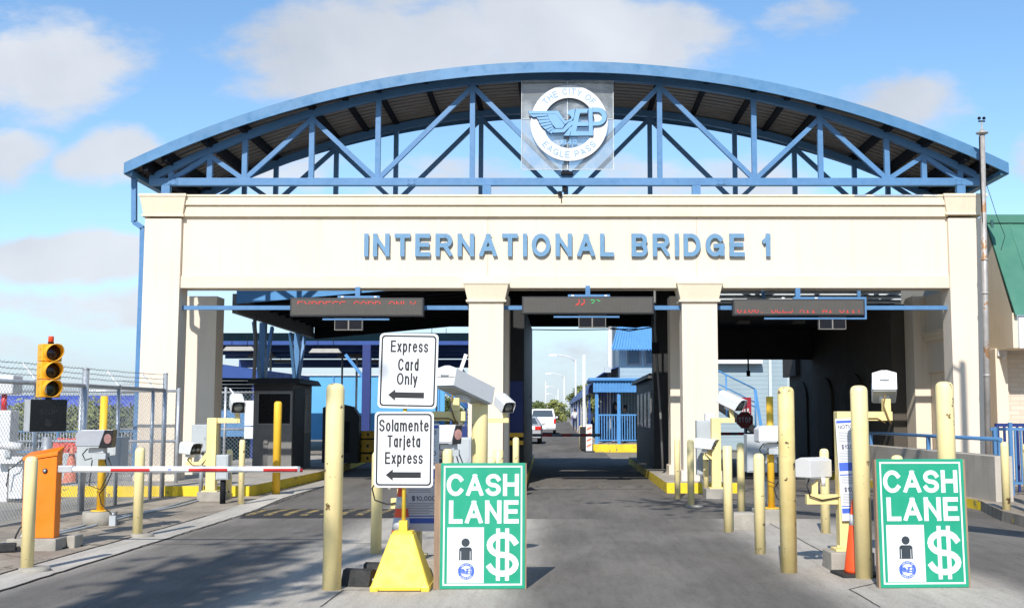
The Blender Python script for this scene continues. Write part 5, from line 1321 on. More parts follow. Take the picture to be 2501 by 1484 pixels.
for k in range(n):
    for (f0, f1, dy) in ((k/n,(k+.5)/n,0),((k+.5)/n,(k+1)/n,.05)):
        a0, a1 = xa+(xb-xa)*f0, xa+(xb-xa)*f1; t0, t1 = 2.75+(4.5-2.75)*f0, 2.75+(4.5-2.75)*f1
        aw._add([(a0,YW-1.0+dy,4.62-dy),(a1,YW-1.0+dy,4.62-dy),(t1,YW-.1+dy,5.95),(t0,YW-.1+dy,5.95),(a0,YW-1.0+dy,4.57-dy),(a1,YW-1.0+dy,4.57-dy),(t1,YW-.1+dy,5.9),(t0,YW-.1+dy,5.9)],[(0,1,2,3),(7,6,5,4),(0,4,5,1),(1,5,6,2),(2,6,7,3),(3,7,4,0)])
aw.build('awning', m_cblue, twr, True)
b = MB(); b.box(6.6,9.3,YW-.5,YW-.02,3.95,4.15); b.build('white_canopy', m_white, twr, True)
b = MB(); b.cyl((2.9,YW-.02,3.3),(2.75,YW-.5,3.25),.05,n=8); b.ball((2.72,YW-.55,3.12),.13,8); b.build('dome_camera', m_white, twr, True)
b = MB(); b.box(2.05,2.35,YW-.4,YW-.1,3.55,3.8); b.build('floodlight', m_grey, twr, True)
b = MB(); b.box(9.62,9.75,YW-.2,YW-.01,0,5.5); b.build('downpipe', m_pale, twr, True)
st = thing('stairway', 'blue railed outside stairway descending along the pale blue building', 'stairs', (7, 48, 0))
b = MB(); b._add([(5.6,48,2.9),(8.3,48,1.05),(8.3,49.2,1.05),(5.6,49.2,2.9),(5.6,48,2.6),(8.3,48,.75),(8.3,49.2,.75),(5.6,49.2,2.6)],[(0,1,2,3),(7,6,5,4),(0,4,5,1),(1,5,6,2),(2,6,7,3),(3,7,4,0)]); b.build('stringer', m_boothd, st, True)
for dz in (.0, -.55, -.75):
    b = MB(); b.tube([(5.4,47.95,4.05+dz),(8.15,47.95,2.68+dz*1.0)], .035 if dz == 0 else .028, 6); b.build('rail', m_cblue, st, True)
for x in (6.95, 8.15):
    b = MB(); zt_ = 4.05-(x-5.4)*.498; b.cyl((x,47.95,zt_),(x,47.95,zt_-1.75),.035,n=8); b.build('rail_post', m_cblue, st, True)
b = MB(); b.beam((8.15,47.95,2.65),(8.5,47.95,.3),.05,.12); b.build('rail_post', m_cblue, st, True)

ks = thing('guard_kiosk', 'blue open kiosk with picket rails and corrugated roof edge on a yellow kerbed island', 'kiosk', (3, 49.6, .37))
KZ = .37
def kx(px, Y=49.6): return (px-1367)*Y/2800
b = MB(); b.box(1.25,6,49.3,54,3.06,3.2); b.build('roof', m_cblue, ks, True, bevel=.03)
bm_ = MB()
for k in range(34):
    x = 1.45+k*.135; bm_.box(x,x+.08,49.42,49.46,2.58,3.055)
bm_.box(1.44,6,49.465,49.5,2.58,3.055); bm_.build('valance', m_cblue, ks, True)
for px in (1457, 1511, 1568): 
    x = kx(px); b = MB(); b.box(x-.07,x+.07,49.55,49.69,KZ,2.575); b.build('post', m_cblue, ks, True)
b = MB(); b.box(1.6,6,49.6,49.65,1.58,1.64); b.build('top_rail', m_cblue, ks, True); b = MB(); b.box(1.6,6,49.6,49.65,.5,.55); b.build('bottom_rail', m_cblue, ks, True)
for k in range(36):
    x = 1.7+k*.11; b = MB(); b.box(x-.018,x+.018,49.61,49.64,.551,1.579); b.build('picket', m_cblue, ks, True)
for k in range(30):
    x = 1.7+k*.14; b = MB(); b.box(x-.03,x+.03,53.0,53.05,KZ,3.0); b.build('back_slat', m_navy if k % 3 else m_royal, ks, True)
wk = thing('walkway_canopy', 'long royal blue vaulted canopy over the footbridge walkway beyond the kiosk', 'canopy', (3.4, 54, 0))
b = MB(); NY = 12; na = 10
for j in range(NY):
    y0, y1 = 54.2+j*8, 54.2+(j+1)*8-.12
    for i in range(na):
        t0, t1 = math.pi*i/na, math.pi*(i+1)/na
        P = lambda t, y, r=2.15: (3.45-r*math.cos(t), y, 2.5+.0052*(y-42)+1.4*math.sin(t)*r/2.15)
        b._add([P(t0,y0),P(t1,y0),P(t1,y1),P(t0,y1),P(t0,y0,2.1),P(t1,y0,2.1),P(t1,y1,2.1),P(t0,y1,2.1)],[(0,1,2,3),(7,6,5,4),(0,4,5,1),(2,6,7,3)])
b.build('vault', m_royal, wk, True)
b = MB(); b.box(5.3,5.4,54,150,.2,3.4); b.build('back_wall', m_navy, wk, True)
for j in range(14):
    y = 54.5+j*7; b = MB(); b.box(1.36,1.46,y,y+.1,gz(y),2.5+gz(y)); b.build('post', m_galv if j % 2 else m_royal, wk, True)
strip('walkway', lambda y: (1.3, 6), [64.01, 100, 150], .16, mat('walk_tan', (.42,.32,.22), .9, var=.15))
b = MB(); b.quad((1.3,64.01,gz(64)-.02),(1.3,150,gz(150)-.02),(1.3,150,gz(150)+.16),(1.3,64.01,gz(64)+.16)); tag(b.build('walkway_kerb', mat('kerb_plain',(.40,.34,.27),.9), fix=False), kind='structure')

# ---------------------------------------------------------------- barriers, stop sign, delineator
def barrier_arm(label, loc, L, z, rz=0):
    t = thing('barrier_gate', label, 'barrier', loc, rz)
    b = MB(); b.box(-.2,.2,-.15,.15,0,1.05); b.build('housing', m_boothd, t, bevel=.02)
    b = MB(); b.box(.205,L,-.02,.02,z-.05,z+.05); a = b.build('arm', mat('arm_grey',(.22,.23,.25),.5), t)
    n = 3
    for k in range(n):
        x = .55+k*(L-.6)/n; b = MB(); b.box(x,x+(L-.6)/n*.5,-.024,-.0205,z-.045,z+.045); b.build('red_stripe', m_redp, a)
    return t
barrier_arm('dark barrier arm with red bands lowered across the middle lane', (-1.15, 40, .22), 2.6, .68)
barrier_arm('dark barrier arm with red bands across the right lane behind the stop sign', (4.9, 38.6, 0), 2.1, .97)
ss = thing('stop_sign', 'red octagonal stop sign in the shade beyond the right camera post', 'sign', (at(1819,1025,38).x, 38, 0))
zs = at(1819,1025,38).z
b = MB(); b.cyl((0,.02,0),(0,.02,zs+.2),.03,n=10); b.build('post', m_galv, ss)
b = MB(); b.prism([(.295*math.cos(R(22.5+45*k)), zs+.295*math.sin(R(22.5+45*k))) for k in range(8)], -.01, -.005); b.build('white_edge', m_signw, ss)
b = MB(); b.prism([(.275*math.cos(R(22.5+45*k)), zs+.275*math.sin(R(22.5+45*k))) for k in range(8)], -.014, -.0105); fo = b.build('plate', mat('stop_red',(.45,.015,.02),.4), ss)
b = MB(); write(b, 'STOP', -.21, .21, zs-.09, zs+.10, -.0142, .001, .17, .14); b.build('lettering', m_signw, fo)
rb = thing('red_panel', 'dark red notice panel with white lettering above the stop sign', 'sign', (at(1822,990,41).x, 41, 0))
zz = at(1822,985,41).z
b = MB(); b.box(-.17,.19,0,.02,zz-.42,zz+.22); po = b.build('panel', mat('panel_red',(.30,.01,.03),.5), rb)
b = MB(); b.T = Matrix.Translation((0,0,zz-.28)) @ Matrix.Rotation(R(-12),4,'Y'); write(b, 'ESC', -.15,.12,-.1,.10,-.0005,.001,.2,.14); b.build('lettering', m_signw, po)
b = MB(); b.cyl((0,.03,0),(0,.03,zz),.04,n=8); b.build('post', m_dark, rb)
dl = thing('delineator_panel', 'white delineator panel with orange slanted stripes by the blue kiosk', 'delineator', (at(1436,1095,51).x, 49.0, .03))
b = MB(); b.box(-.24,.24,-.15,.15,0,.06); b.build('base', m_black, dl); b = MB(); b.box(-.13,.13,-.02,.02,.061,1.18); po = b.build('panel', m_pvc, dl, bevel=.01)
for k in range(4):
    b = MB(); z = .2+k*.24; b.prism([(-.10,z),(.10,z+.09),(.10,z+.18),(-.10,z+.09)], -.025, -.0205); b.build('stripe', m_conef, po)
ra = thing('raised_barrier', 'white barrier arm standing raised upright beside the kiosk', 'barrier', (at(1427,1050,50).x, 50.5, .1))
b = MB(); b.box(-.18,.18,-.15,.15,0,1.0); b.build('housing', m_boothd, ra, bevel=.02); b = MB(); b.box(-.055,.055,-.03,.03,1.001,4.15); b.build('arm', m_pvc, ra)
bp = gnd(1420,1096); bollard(0,0, 'thin cream bollard beside the white and orange delineator panel', .075, 1.1, loc=(at(1419,1080,51).x, 51, .04))

# ---------------------------------------------------------------- bridge street lights
def street_light(label, X0, Y0, h, arm, group='street lights along the bridge'):
    t = thing('street_light', label, 'street light', (X0, Y0, gz(min(Y0,170))), 0, group)
    b = MB(); b.cyl((0,0,0),(0,0,h), .16, .09, n=10); b.build('pole', m_white, t)
    b = MB(); b.tube([(0,0,h-.3),(-arm*.3,0,h+.28),(-arm*.65,0,h+.5),(-arm,0,h+.55)], .07, 8); b.build('arm', m_white, t)
    b = MB(); b.frustum(-arm-.9,-arm+.1,-.18,.18,h+.42,-arm-.7,-arm,-.1,.1,h+.62); b.build('lamp_head', m_white, t)
for (px, py, Y, lab) in ((1406,866,136,'nearest tall white street light with an arm reaching left over the bridge'),(1378,911,195,'second white street light along the bridge, shorter than the nearest'),
                         (1363,943,280,'third small white street light far along the bridge'),(1357.5,961,380,'farthest tiny white street light on the bridge')):
    p = at(px, py, Y); street_light(lab, p.x, Y, p.z-gz(min(Y,170))-.55, 48/2800*136)
p = at(1333,930,250); t = thing('sign_pole', 'thin white pole left of the far street lights', 'pole', (p.x, 250, 0)); b = MB(); b.cyl((0,0,0),(0,0,p.z),.13,n=8); b.build('pole', m_white, t); b = MB(); b.cyl((0,0,p.z-.01),(0,0,p.z+.15),.2,.05,n=8); b.build('cap', m_white, t)
p = at(1490,900,57); t = thing('flagpole', 'tall white flagpole rising beside the blue awning', 'flagpole', (p.x, 57, 0)); b = MB(); b.cyl((0,0,0),(0,0,8.2),.15,.11,n=12); b.build('pole', m_white, t); b = MB(); b.ball((0,0,8.3),.14,8); b.build('finial', m_gold, t)

# ---------------------------------------------------------------- brick building with green roof (right)
def brick_mat():
    m = bpy.data.materials.new('tan_brick'); m.use_nodes = True; nt = m.node_tree; N = nt.nodes; L = nt.links; bs = N['Principled BSDF']
    tc = N.new('ShaderNodeTexCoord'); sp = N.new('ShaderNodeSeparateXYZ'); cb = N.new('ShaderNodeCombineXYZ'); L.new(tc.outputs['Object'], sp.inputs[0])
    ad = N.new('ShaderNodeMath'); ad.operation = 'ADD'; L.new(sp.outputs[0], ad.inputs[0]); L.new(sp.outputs[1], ad.inputs[1]); L.new(ad.outputs[0], cb.inputs[0]); L.new(sp.outputs[2], cb.inputs[1])
    br = N.new('ShaderNodeTexBrick'); L.new(cb.outputs[0], br.inputs['Vector']); br.inputs['Scale'].default_value = 1.0
    br.inputs['Brick Width'].default_value = .40; br.inputs['Row Height'].default_value = .105; br.inputs['Mortar Size'].default_value = .008
    br.inputs['Color1'].default_value = (.64,.55,.45,1); br.inputs['Color2'].default_value = (.60,.49,.38,1); br.inputs['Mortar'].default_value = (.52,.45,.37,1)
    L.new(br.outputs[0], bs.inputs['Base Color']); bs.inputs['Roughness'].default_value = .9
    bp_ = N.new('ShaderNodeBump'); bp_.inputs['Strength'].default_value = .5; bp_.inputs['Distance'].default_value = .01; L.new(br.outputs['Fac'], bp_.inputs['Height']); bp_.invert = True; L.new(bp_.outputs[0], bs.inputs['Normal'])
    return m
m_brick = brick_mat()
m_groof = mat('green_metal', (.065,.20,.14), .4, var=.05, scale=1)
bb = thing('brick_building', 'tan brick building with a steep green metal roof at the right edge', 'building', (12, 25.6, 0))
X0 = 9.86
b = MB(); b.box(X0+.02,18,25.72,34,0,3.05); b.build('wall', m_brick, bb, True)
b = MB(); b.box(X0-.16,X0+.10,25.52,26.4,0,3.05); b.build('corner_pilaster', m_cream, bb, True, bevel=.01)
zR, zE, zF = at(2425,540,26.0).z, at(2480,763,24.55).z, at(2480,849,24.55).z
b = MB(); b._add([(X0-.12,24.58,zF),(X0-.12,24.58,zE),(X0-.12,25.9,zR-.1),(X0-.12,34,zR-.1),(X0-.12,34,zF),(X0-.02,24.58,zF),(X0-.02,24.58,zE),(X0-.02,25.9,zR-.1),(X0-.02,34,zR-.1),(X0-.02,34,zF)],
   [(0,1,2,3,4),(9,8,7,6,5),(0,5,6,1),(3,2,7,8),(0,4,9,5)]); b.build('gable_cheek', m_creamT, bb, True)
b = MB(); b.box(X0-.019,18,24.56,25.6,zF,zF+.04); b.build('soffit', m_cream, bb, True)
b = MB(); b.box(X0-.019,18,24.50,24.559,zF-.01,zE-.07); b.build('white_fascia', m_white, bb, True)
b = MB(); b._add([(X0-.10,24.44,zE-.06),(18,24.44,zE-.06),(18,25.95,zR),(X0-.10,25.95,zR),(X0-.10,24.50,zE-.06),(18,24.50,zE-.06),(18,26.05,zR),(X0-.10,26.05,zR)],[(0,1,2,3),(7,6,5,4),(0,4,5,1),(1,5,6,2),(2,6,7,3),(3,7,4,0)]); rf = b.build('roof', m_groof, bb, True)
b = MB(); b.box(X0-.14,18,25.86,26.2,zR-.06,zR+.13); o = b.build('ridge_cap', m_groof, rf); o.data.transform(Matrix.Translation(-Vector(bb.location)))
for k in range(7):
    x = X0+.42+k*.55; b = MB(); b.beam((x,24.425,zE-.06),(x,25.94,zR-.03),.035,.03); o = b.build('seam', m_groof, rf); o.data.transform(Matrix.Translation(-Vector(bb.location)))
b = MB(); b.tube([at(2423,548,25.85)+Vector((0,0,.1)), at(2424,600,25.85), at(2421,625,25.85), at(2414,630,25.85)], .035, 8); b.build('gutter_pipe', mat('pipe_green',(.03,.09,.09),.5), bb, True)
b = MB(); p = at(2444,864,25.55); b.box(p.x-.1,p.x+.1,25.45,25.6,p.z-.05,p.z+.08); b.ball((p.x,25.4,p.z-.08),.05,8); b.build('dome_camera', m_white, bb, True)
# galvanised mast in front of the gate's right pillar
pt = at(2398,330,23.6); ms = thing('service_mast', 'weathered galvanised service mast with a capped top in front of the right pillar', 'mast', (at(2426,1090,23.6).x-.14, 23.6, .16))
mx = at(2399,335,23.6).x - ms.location.x
m_rust = mat('rusty_galvanised', (.46,.43,.40), .55, metal=.3, var=.2, scale=3, chips=((.36,.20,.10), .42, 3), streak=.3)
b = MB(); b.cyl((0.02,0,0),(mx,0,pt.z-.16),.062,.055,n=16); b.build('pole', m_rust, ms)
for z in (2.2,3.9,4.6): 
    b = MB(); b.cyl((.02+(mx-.02)*z/7.3,0,z),(.02+(mx-.02)*z/7.3,0,z+.05),.067,n=16); b.build('collar', m_rust, ms)
b = MB(); b.lathe([(.05,0),(.12,.03),(.13,.05),(.05,.09),(.02,.14),(.015,.28)], 14, (mx,0,pt.z-.16)); b.build('cap', m_rust, ms)
b = MB(); b.box(mx-.07,mx+.07,-.01,.01,pt.z+.12,pt.z+.15)
for sx in (-.05,.05): b.ball((mx+sx,0,pt.z+.2),.035,8)
b.build('insulator', m_dark, ms)
b = MB(); b.tube([(mx-.07,-.03,pt.z-.2),(mx-.08,-.03,pt.z-1.3),(mx-.06,-.03,pt.z-2.3)], .014, 6); b.build('cable', m_dark, ms)
b = MB(); b.tube([(mx+.05,0,pt.z-1.2),(mx+.25,0,pt.z-1.9),(mx+.40,0,pt.z-2.3),(mx+.30,0,pt.z-2.6)], .006, 6); b.build('loose_wire', m_dark, ms)
# ramp wall, handrail, picket gate
rw = thing('ramp_wall', 'low concrete ramp wall with a blue handrail in front of the right pillar', 'wall', (7.2, 19, 0))
b = MB(); b._add([(7.13,18.95,.1),(7.42,18.95,.1),(7.30,27,.1),(6.98,27,.1),(7.13,18.95,.90),(7.42,18.95,.90),(7.30,27,.90),(6.98,27,.90)],[(0,3,2,1),(4,5,6,7),(0,1,5,4),(1,2,6,5),(2,3,7,6),(3,0,4,7)])
b.build('wall', mat('ramp_concrete', (.46,.41,.34), .9, var=.1, scale=2, bump=.4, streak=.25), rw, True, bevel=.01)
b = MB(); b.tube([(7.28,19.05,1.17),(7.14,27,1.17)], .035, 10); b.build('handrail', m_blue, rw, True)
for y in (19.1, 22.6, 26.5): 
    b = MB(); xx = 7.28-(y-19)*.0175; b.box(xx-.035,xx+.035,y-.035,y+.035,.901,1.14); b.build('rail_post', m_blue, rw, True)
pg = thing('picket_gate', 'blue steel picket gate closing the passage beside the brick building', 'gate', (8.4, 20.4, .16))
YP = 20.4
b = MB(); b.box(7.62,11,YP-.02,YP+.02,1.30,1.35); b.build('top_rail', m_blue, pg, True)
b = MB(); b.box(8.0,11,YP-.02,YP+.02,.36,.40); b.build('bottom_rail', m_blue, pg, True)
for k in range(24):
    x = 7.95+k*.10; b = MB(); b.box(x-.016,x+.016,YP-.016,YP+.016,.401,1.299); b.build('picket', m_blue, pg, True)
for x in (7.97, 8.42, 9.6):
    b = MB(); b.box(x-.03,x+.03,YP-.03,YP+.03,.17,1.44); b.build('post', m_blue, pg, True)
b = MB(); b.box(7.66,7.74,YP-.04,YP+.04,.17,1.36); b.build('post', m_blue, pg, True)
b = MB(); b.box(8.05,11,YP+.9,YP+.95,1.36,1.42); b.build('rear_rail', m_navy, pg, True)
for k in range(22):
    x = 8.1+k*.12; b = MB(); b.box(x-.02,x+.02,YP+.9,YP+.94,.17,1.359); b.build('rear_picket', m_navy, pg, True)
# dark arcade building along the right lane
ar_ = thing('arcade_building', 'dark shaded building with arched wall panels along the right lane', 'building', (8.3, 28, 0))
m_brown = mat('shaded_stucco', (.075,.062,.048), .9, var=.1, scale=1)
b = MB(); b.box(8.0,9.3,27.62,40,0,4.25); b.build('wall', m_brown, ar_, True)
for y in (30.2, 33.6, 37.0):
    b = MB(); pts = [(y,.3),(y+1.8,.3),(y+1.8,2.1)]+[(y+.9+.9*math.cos(R(a)), 2.1+.6*math.sin(R(a))) for a in range(0,181,20)]
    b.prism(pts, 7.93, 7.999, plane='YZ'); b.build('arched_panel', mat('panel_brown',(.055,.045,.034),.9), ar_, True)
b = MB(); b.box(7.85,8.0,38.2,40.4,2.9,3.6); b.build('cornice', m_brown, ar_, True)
# ---------------------------------------------------------------- chain link fence and the yard behind it
def chain(mb, P0, P1, h, z0=.05, cell=.085, r=.0028):
    P0 = Vector(P0); P1 = Vector(P1); L_ = (P1-P0).length; d = (P1-P0).normalized()
    def pt(s, z): p = P0+d*s; return Vector((p.x, p.y, P0.z+z0+z))
    for sg in (1, -1):
        c = -h if sg == 1 else 0
        while c < (L_ if sg == 1 else L_+h):
            # z = sg*(s-c)
            s0, s1 = (c, c+h) if sg == 1 else (c-h, c)
            a, e = max(s0, 0), min(s1, L_)
            if e-a > .02:
                za, ze = sg*(a-c), sg*(e-c)
                mb.cyl(pt(a, za), pt(e, ze), r, n=3, caps=False)
            c += cell
fa, fb = Vector((-8.12, 14.2, .01)), Vector((-7.62, 22.2, .01))
fn = thing('chain_link_fence', 'tall galvanised chain link fence with barbed wire along the left sidewalk', 'fence', (fa.x, fa.y, .01))
def fpt(y): t = (y-fa.y)/(fb.y-fa.y); return fa.x+(fb.x-fa.x)*t
b = MB(); chain(b, fa, fb, 1.98); o = b.build('mesh', m_galv, fn, True, fix=False); o['kind'] = 'stuff'
b = MB(); b.cyl((fa.x,fa.y,2.05),(fb.x,fb.y,2.05),.036,n=10); b.build('top_rail', m_galv, fn, True)
for y, h, r in ((15.9,2.05,.04),(17.4,2.1,.036),(18.95,2.32,.055),(20.2,2.08,.034),(21.65,2.06,.034),(22.2,2.36,.045)):
    b = MB(); b.cyl((fpt(y),y,0),(fpt(y),y,h),r,n=12); b.cyl((fpt(y),y,h),(fpt(y),y,h+.03),r*1.15,r*.6,n=12); b.build('post', m_galv, fn, True)
for y in (15.9,17.4,20.2,21.65):
    x = fpt(y); b = MB(); b.beam((x,y,2.08),(x-.22,y-.02,2.36),.035,.02); b.build('barb_arm', mat('arm_white',(.72,.73,.74),.4,metal=.2), fn, True)
for k in range(3):
    dx, z = -.07*(k+1), 2.08+.09*(k+1)
    b = MB(); n = 24
    pts = [(fpt(fa.y+(fb.y-fa.y)*i/n)+dx*(1 if i < n-1 else .2), fa.y+(fb.y-fa.y)*i/n, z+.006*math.sin(i*2.1)) for i in range(n+1)]
    b.tube(pts, .0045, 4)
    for i in range(70):
        y = fa.y+(fb.y-fa.y)*i/70; x = fpt(y)+dx
        b.beam((x-.02,y,z-.025),(x+.02,y,z+.025),.004,.004)
    b.build('barbed_wire', mat('wire_dark',(.16,.16,.17),.5,metal=.4), fn, True)
f2 = thing('chain_link_fence', 'short chain link gate panel running behind the left front pillar', 'fence', (-9.9, 23.3, .01))
b = MB(); chain(b, (-11.6,23.3,.01), (-7.7,23.3,.01), 2.0, cell=.095); o = b.build('mesh', m_galv, f2, True, fix=False); o['kind'] = 'stuff'
for z in (.10, 1.05, 2.06): b = MB(); b.cyl((-11.6,23.3,z),(-7.7,23.3,z),.026,n=8); b.build('rail', m_galv, f2, True)
for x in (-11.6,-9.7,-7.72): b = MB(); b.cyl((x,23.3,0),(x,23.3,2.12),.036,n=10); b.build('post', m_galv, f2, True)
# second chain link stretch past the left booth
f3 = thing('chain_link_fence', 'chain link fence with barbed wire seen between the left rear pillar and the dark booth', 'fence', (-9.5, 31.5, .01))
b = MB(); chain(b, (-12,31.5,.2), (-8.0,31.5,.2), 2.0, cell=.11, r=.003); o = b.build('mesh', m_galv, f3, True, fix=False); o['kind'] = 'stuff'
for z in (1.2, 2.2): b = MB(); b.cyl((-12,31.5,z),(-8,31.5,z),.03,n=8); b.build('rail', m_galv, f3, True)
for x in (-9.15,-8.05): b = MB(); b.cyl((x,31.5,0),(x,31.5,2.35),.04,n=10); b.build('post', m_galv, f3, True)
for k in range(3): b = MB(); b.cyl((-12,31.5,2.32+.1*k),(-8,31.5,2.32+.1*k),.008,n=5); b.build('barbed_wire', m_galv, f3, True)
ms_ = thing('metal_sign', 'blank white metal plate on the far chain link fence by the dark booth', 'sign', (at(617,1020,31.3).x, 31.3, at(617,1066,31.3).z))
b = MB(); b.box(-.22,.22,0,.02,.3,.98); b.build('plate', m_white, ms_); b = MB(); b.box(-.22,.22,0,.02,-.05,.27); b.build('lower_plate', m_white, ms_)

# white barrier machine with bullet camera at the far left
wb = thing('white_barrier', 'white barrier cabinet with a bullet camera behind the fence at the far left', 'barrier', (at(14,1100,21).x, 21, 0))
b = MB(); b.box(-.30,.06,0,.35,0,1.66); b.build('housing', m_white, wb, bevel=.02)
b = MB(); b.box(-.24,.10,-.05,.35,1.95,2.3); b.build('top_box', m_white, wb, bevel=.03); b = MB(); b.cyl((-.12,.1,1.66),(-.12,.1,1.95),.05,n=10); b.build('red_post', m_redp, wb)
b = MB(); T_ = Matrix.Translation((.22,-.25,1.02)) @ Matrix.Rotation(R(96),4,'Y'); b.T = T_; b.cyl((0,0,-.2),(0,0,.2),.075,n=16); bc = b.build('bullet_camera', m_white, wb)
b = MB(); b.T = T_; b.cyl((0,0,-.215),(0,0,-.2005),.06,n=16); b.build('lens', m_face, bc)
b = MB(); b.box(.1,.2,-.25,-.16,.82,.94); b.build('bracket', m_grey, wb); b = MB(); b.box(-.1,.40,-.2,-.06,.70,.83); b.build('arm', m_white, wb, bevel=.01)
b = MB(); b.box(.14,.38,-.12,-.01,.08,.69); b.build('leg', m_white, wb); b = MB(); b.tube([(.4,-.2,.78),(.3,-.28,.66),(.2,-.26,.60),(.16,-.25,.3)],.012,6); b.build('cable', m_cable, wb)
rbx = thing('plastic_barrier', 'lumpy red plastic barrier piece on a grey box behind the traffic signal', 'barrier', (at(160,1120,26).x, 26, 0))
b = MB(); b.box(-.24,.28,0,.5,0,.73); b.build('box', m_grey, rbx, bevel=.02)
b = MB(); rn = random.Random(4)
b.box(-.2,.26,.05,.45,.731,1.02)
for i in range(60): b.ball((rn.uniform(-.2,.25), rn.uniform(.02,.2), rn.uniform(.77,1.03)), rn.uniform(.035,.06), 6)
b.box(-.34,-.22,.1,.3,.3,1.0)
b.build('red_plastic', mat('plastic_red',(.72,.09,.05),.5,var=.15,scale=6), rbx)
fl = thing('floodlight', 'small black floodlight lying on the grass at the left edge', 'floodlight', (gnd(10,1352).x, gnd(10,1352).y, .01), R(20))
b = MB(); b.box(-.10,.12,-.05,.07,.02,.11); b.build('lamp', m_black, fl, bevel=.01); b = MB(); b.box(.121,.16,-.02,.02,.03,.06); b.build('plug', m_black, fl)
b = MB(); b.tube([(.16,0,.04),(.3,.1,.02),(.5,.05,.015),(.8,.4,.012)],.012,6); b.build('cable', m_cable, fl)
for k, (xo, rr_) in enumerate(((-6.55,.018),(-6.68,.014))):
    b = MB(); pts = [(xo+.05*math.sin(i*.9+k), 11.2+i*.55, .03) for i in range(20)]; b.tube(pts, rr_, 6)
    tag(b.build('ground_conduit', m_grey), ('thicker','thinner')[k]+' grey conduit line laid along the sidewalk by the barrier box', 'conduit')
# tufts of dry grass
rn = random.Random(11); b = MB()
for i in range(900):
    x, y = rn.uniform(-6.9,-5.6), rn.uniform(10.0,11.1)
    if rn.random() < .5 and x > -5.9: continue
    h = rn.uniform(.03,.10); a = rn.uniform(0,6.28); dx, dy = .006*math.cos(a), .006*math.sin(a); lx, ly = rn.uniform(-.05,.05), rn.uniform(-.05,.05)
    b._add([(x-dx,y-dy,.015),(x+dx,y+dy,.015),(x+lx,y+ly,.015+h)], [(0,1,2)])
tag(b.build('grass', mat('dry_grass',(.22,.20,.07),.8,var=.3,scale=4), fix=False), 'dry grass tufts at the foot of the front left bollard', 'grass', kind='stuff')

# ---------------------------------------------------------------- trees
def leaf_mat(name, c):
    m = mat(name, c, .6, var=.35, scale=1.2); b_ = m.node_tree.nodes['Principled BSDF']
    return m
m_leafA = leaf_mat('leaf_olive', (.26,.28,.075)); m_leafB = leaf_mat('leaf_green', (.13,.16,.045)); m_bark = mat('bark', (.14,.105,.075), .9, var=.25, scale=6, bump=.6)
def tree(label, loc, h, rw, n, seed, m, group, trunk_h=.35, leaf=.10, bare=False, name='tree', up=1.0, ln=(0,0)):
    rn = random.Random(seed); t = thing(name, label, 'tree' if name == 'tree' else 'bush', loc, 0, group)
    b = MB(); tips = []
    def branch(p, d, L_, r, lv):
        q = p+d*L_; mid = p+d*L_*.5+Vector((rn.uniform(-1,1),rn.uniform(-1,1),rn.uniform(-.3,.6)))*L_*.08
        b.tube([p, mid, q], r, 6 if lv < 2 else 4); tips.append((q, lv))
        if lv >= 3: return
        for k in range(rn.choice((2,3,3)) if lv else 4):
            nd = (d+Vector((rn.uniform(-1,1)*up, rn.uniform(-1,1)*up, rn.uniform(-.25,.6)))).normalized()
            branch(q if k else mid.lerp(q,.7), nd, (L_*rn.uniform(.55,.8)) if ln[0] == 0 or lv else h*.2, r*.58, lv+1)
    branch(Vector((0,0,0)), Vector((rn.uniform(-.1,.1)*.5+ln[0],rn.uniform(-.1,.1)*.5+ln[1],1 if ln[0] == 0 else .78)).normalized(), h*trunk_h, h*.022, 0)
    b.build('trunk', m_bark, t)
    c = MB(); cl = []
    zc = h*(trunk_h*.7); 
    for i in range(26 if n > 1500 else 14):
        a = rn.uniform(0,6.28); rr = rw*math.sqrt(rn.random())*.85; zz = zc+(h-zc)*rn.random()
        k = math.sin(math.pi*min(max((zz-zc)/(h-zc)*.86+.12,0),1))
        cl.append((Vector((rr*k*math.cos(a), rr*k*math.sin(a), zz)), rw*rn.uniform(.22,.42)))
    if bare: cl = [(q, h*.075) for q, lv in tips if lv >= 2]
    for i in range(n):
        q, s = rn.choice(cl)
        while True:
            v = Vector((rn.uniform(-1,1),rn.uniform(-1,1),rn.uniform(-1,1)))
            if v.length < 1: break
        p = q+v*s*Vector((1,1,.8)).length/1.7 if False else q+Vector((v.x*s, v.y*s, v.z*s*.8))
        u = Vector((rn.uniform(-1,1),rn.uniform(-1,1),rn.uniform(-1,1))).normalized(); w = u.orthogonal().normalized()
        l_ = leaf*rn.uniform(.7,1.4)
        c._add([p-u*l_*.5, p+w*l_*.28, p+u*l_*.5, p-w*l_*.28], [(0,1,2,3)])
    c.build('crown', m, t, fix=False)
    return t
for i, (px, Y, h, rw, m, lab) in enumerate(((40,58,1.4,2.2,m_leafB,'dark bush at the far left behind the fence below the blue canopy'),(105,60,1.5,2.6,m_leafA,'olive bush just left of the black stop panel behind the fence'),
        (190,62,1.5,2.6,m_leafA,'olive bush right of the black stop panel behind the fence'),(262,66,1.6,2.4,m_leafB,'darker bush behind the orange pole beyond the fence'),
        (325,70,1.6,2.6,m_leafB,'grey green bush beside the left front pillar beyond the fence'),(70,80,2.1,3.0,m_leafA,'farther pale bush between the white barrier and the stop panel'),(225,84,2.1,3.4,m_leafA,'farther pale bush between the stop panel and the orange pole'))):
    p = at(px, 1000, Y); tree(lab, (p.x, Y, 0), h, rw, 2600, 20+i, m, 'bushes behind the left fence', .25, .24, name='bush')
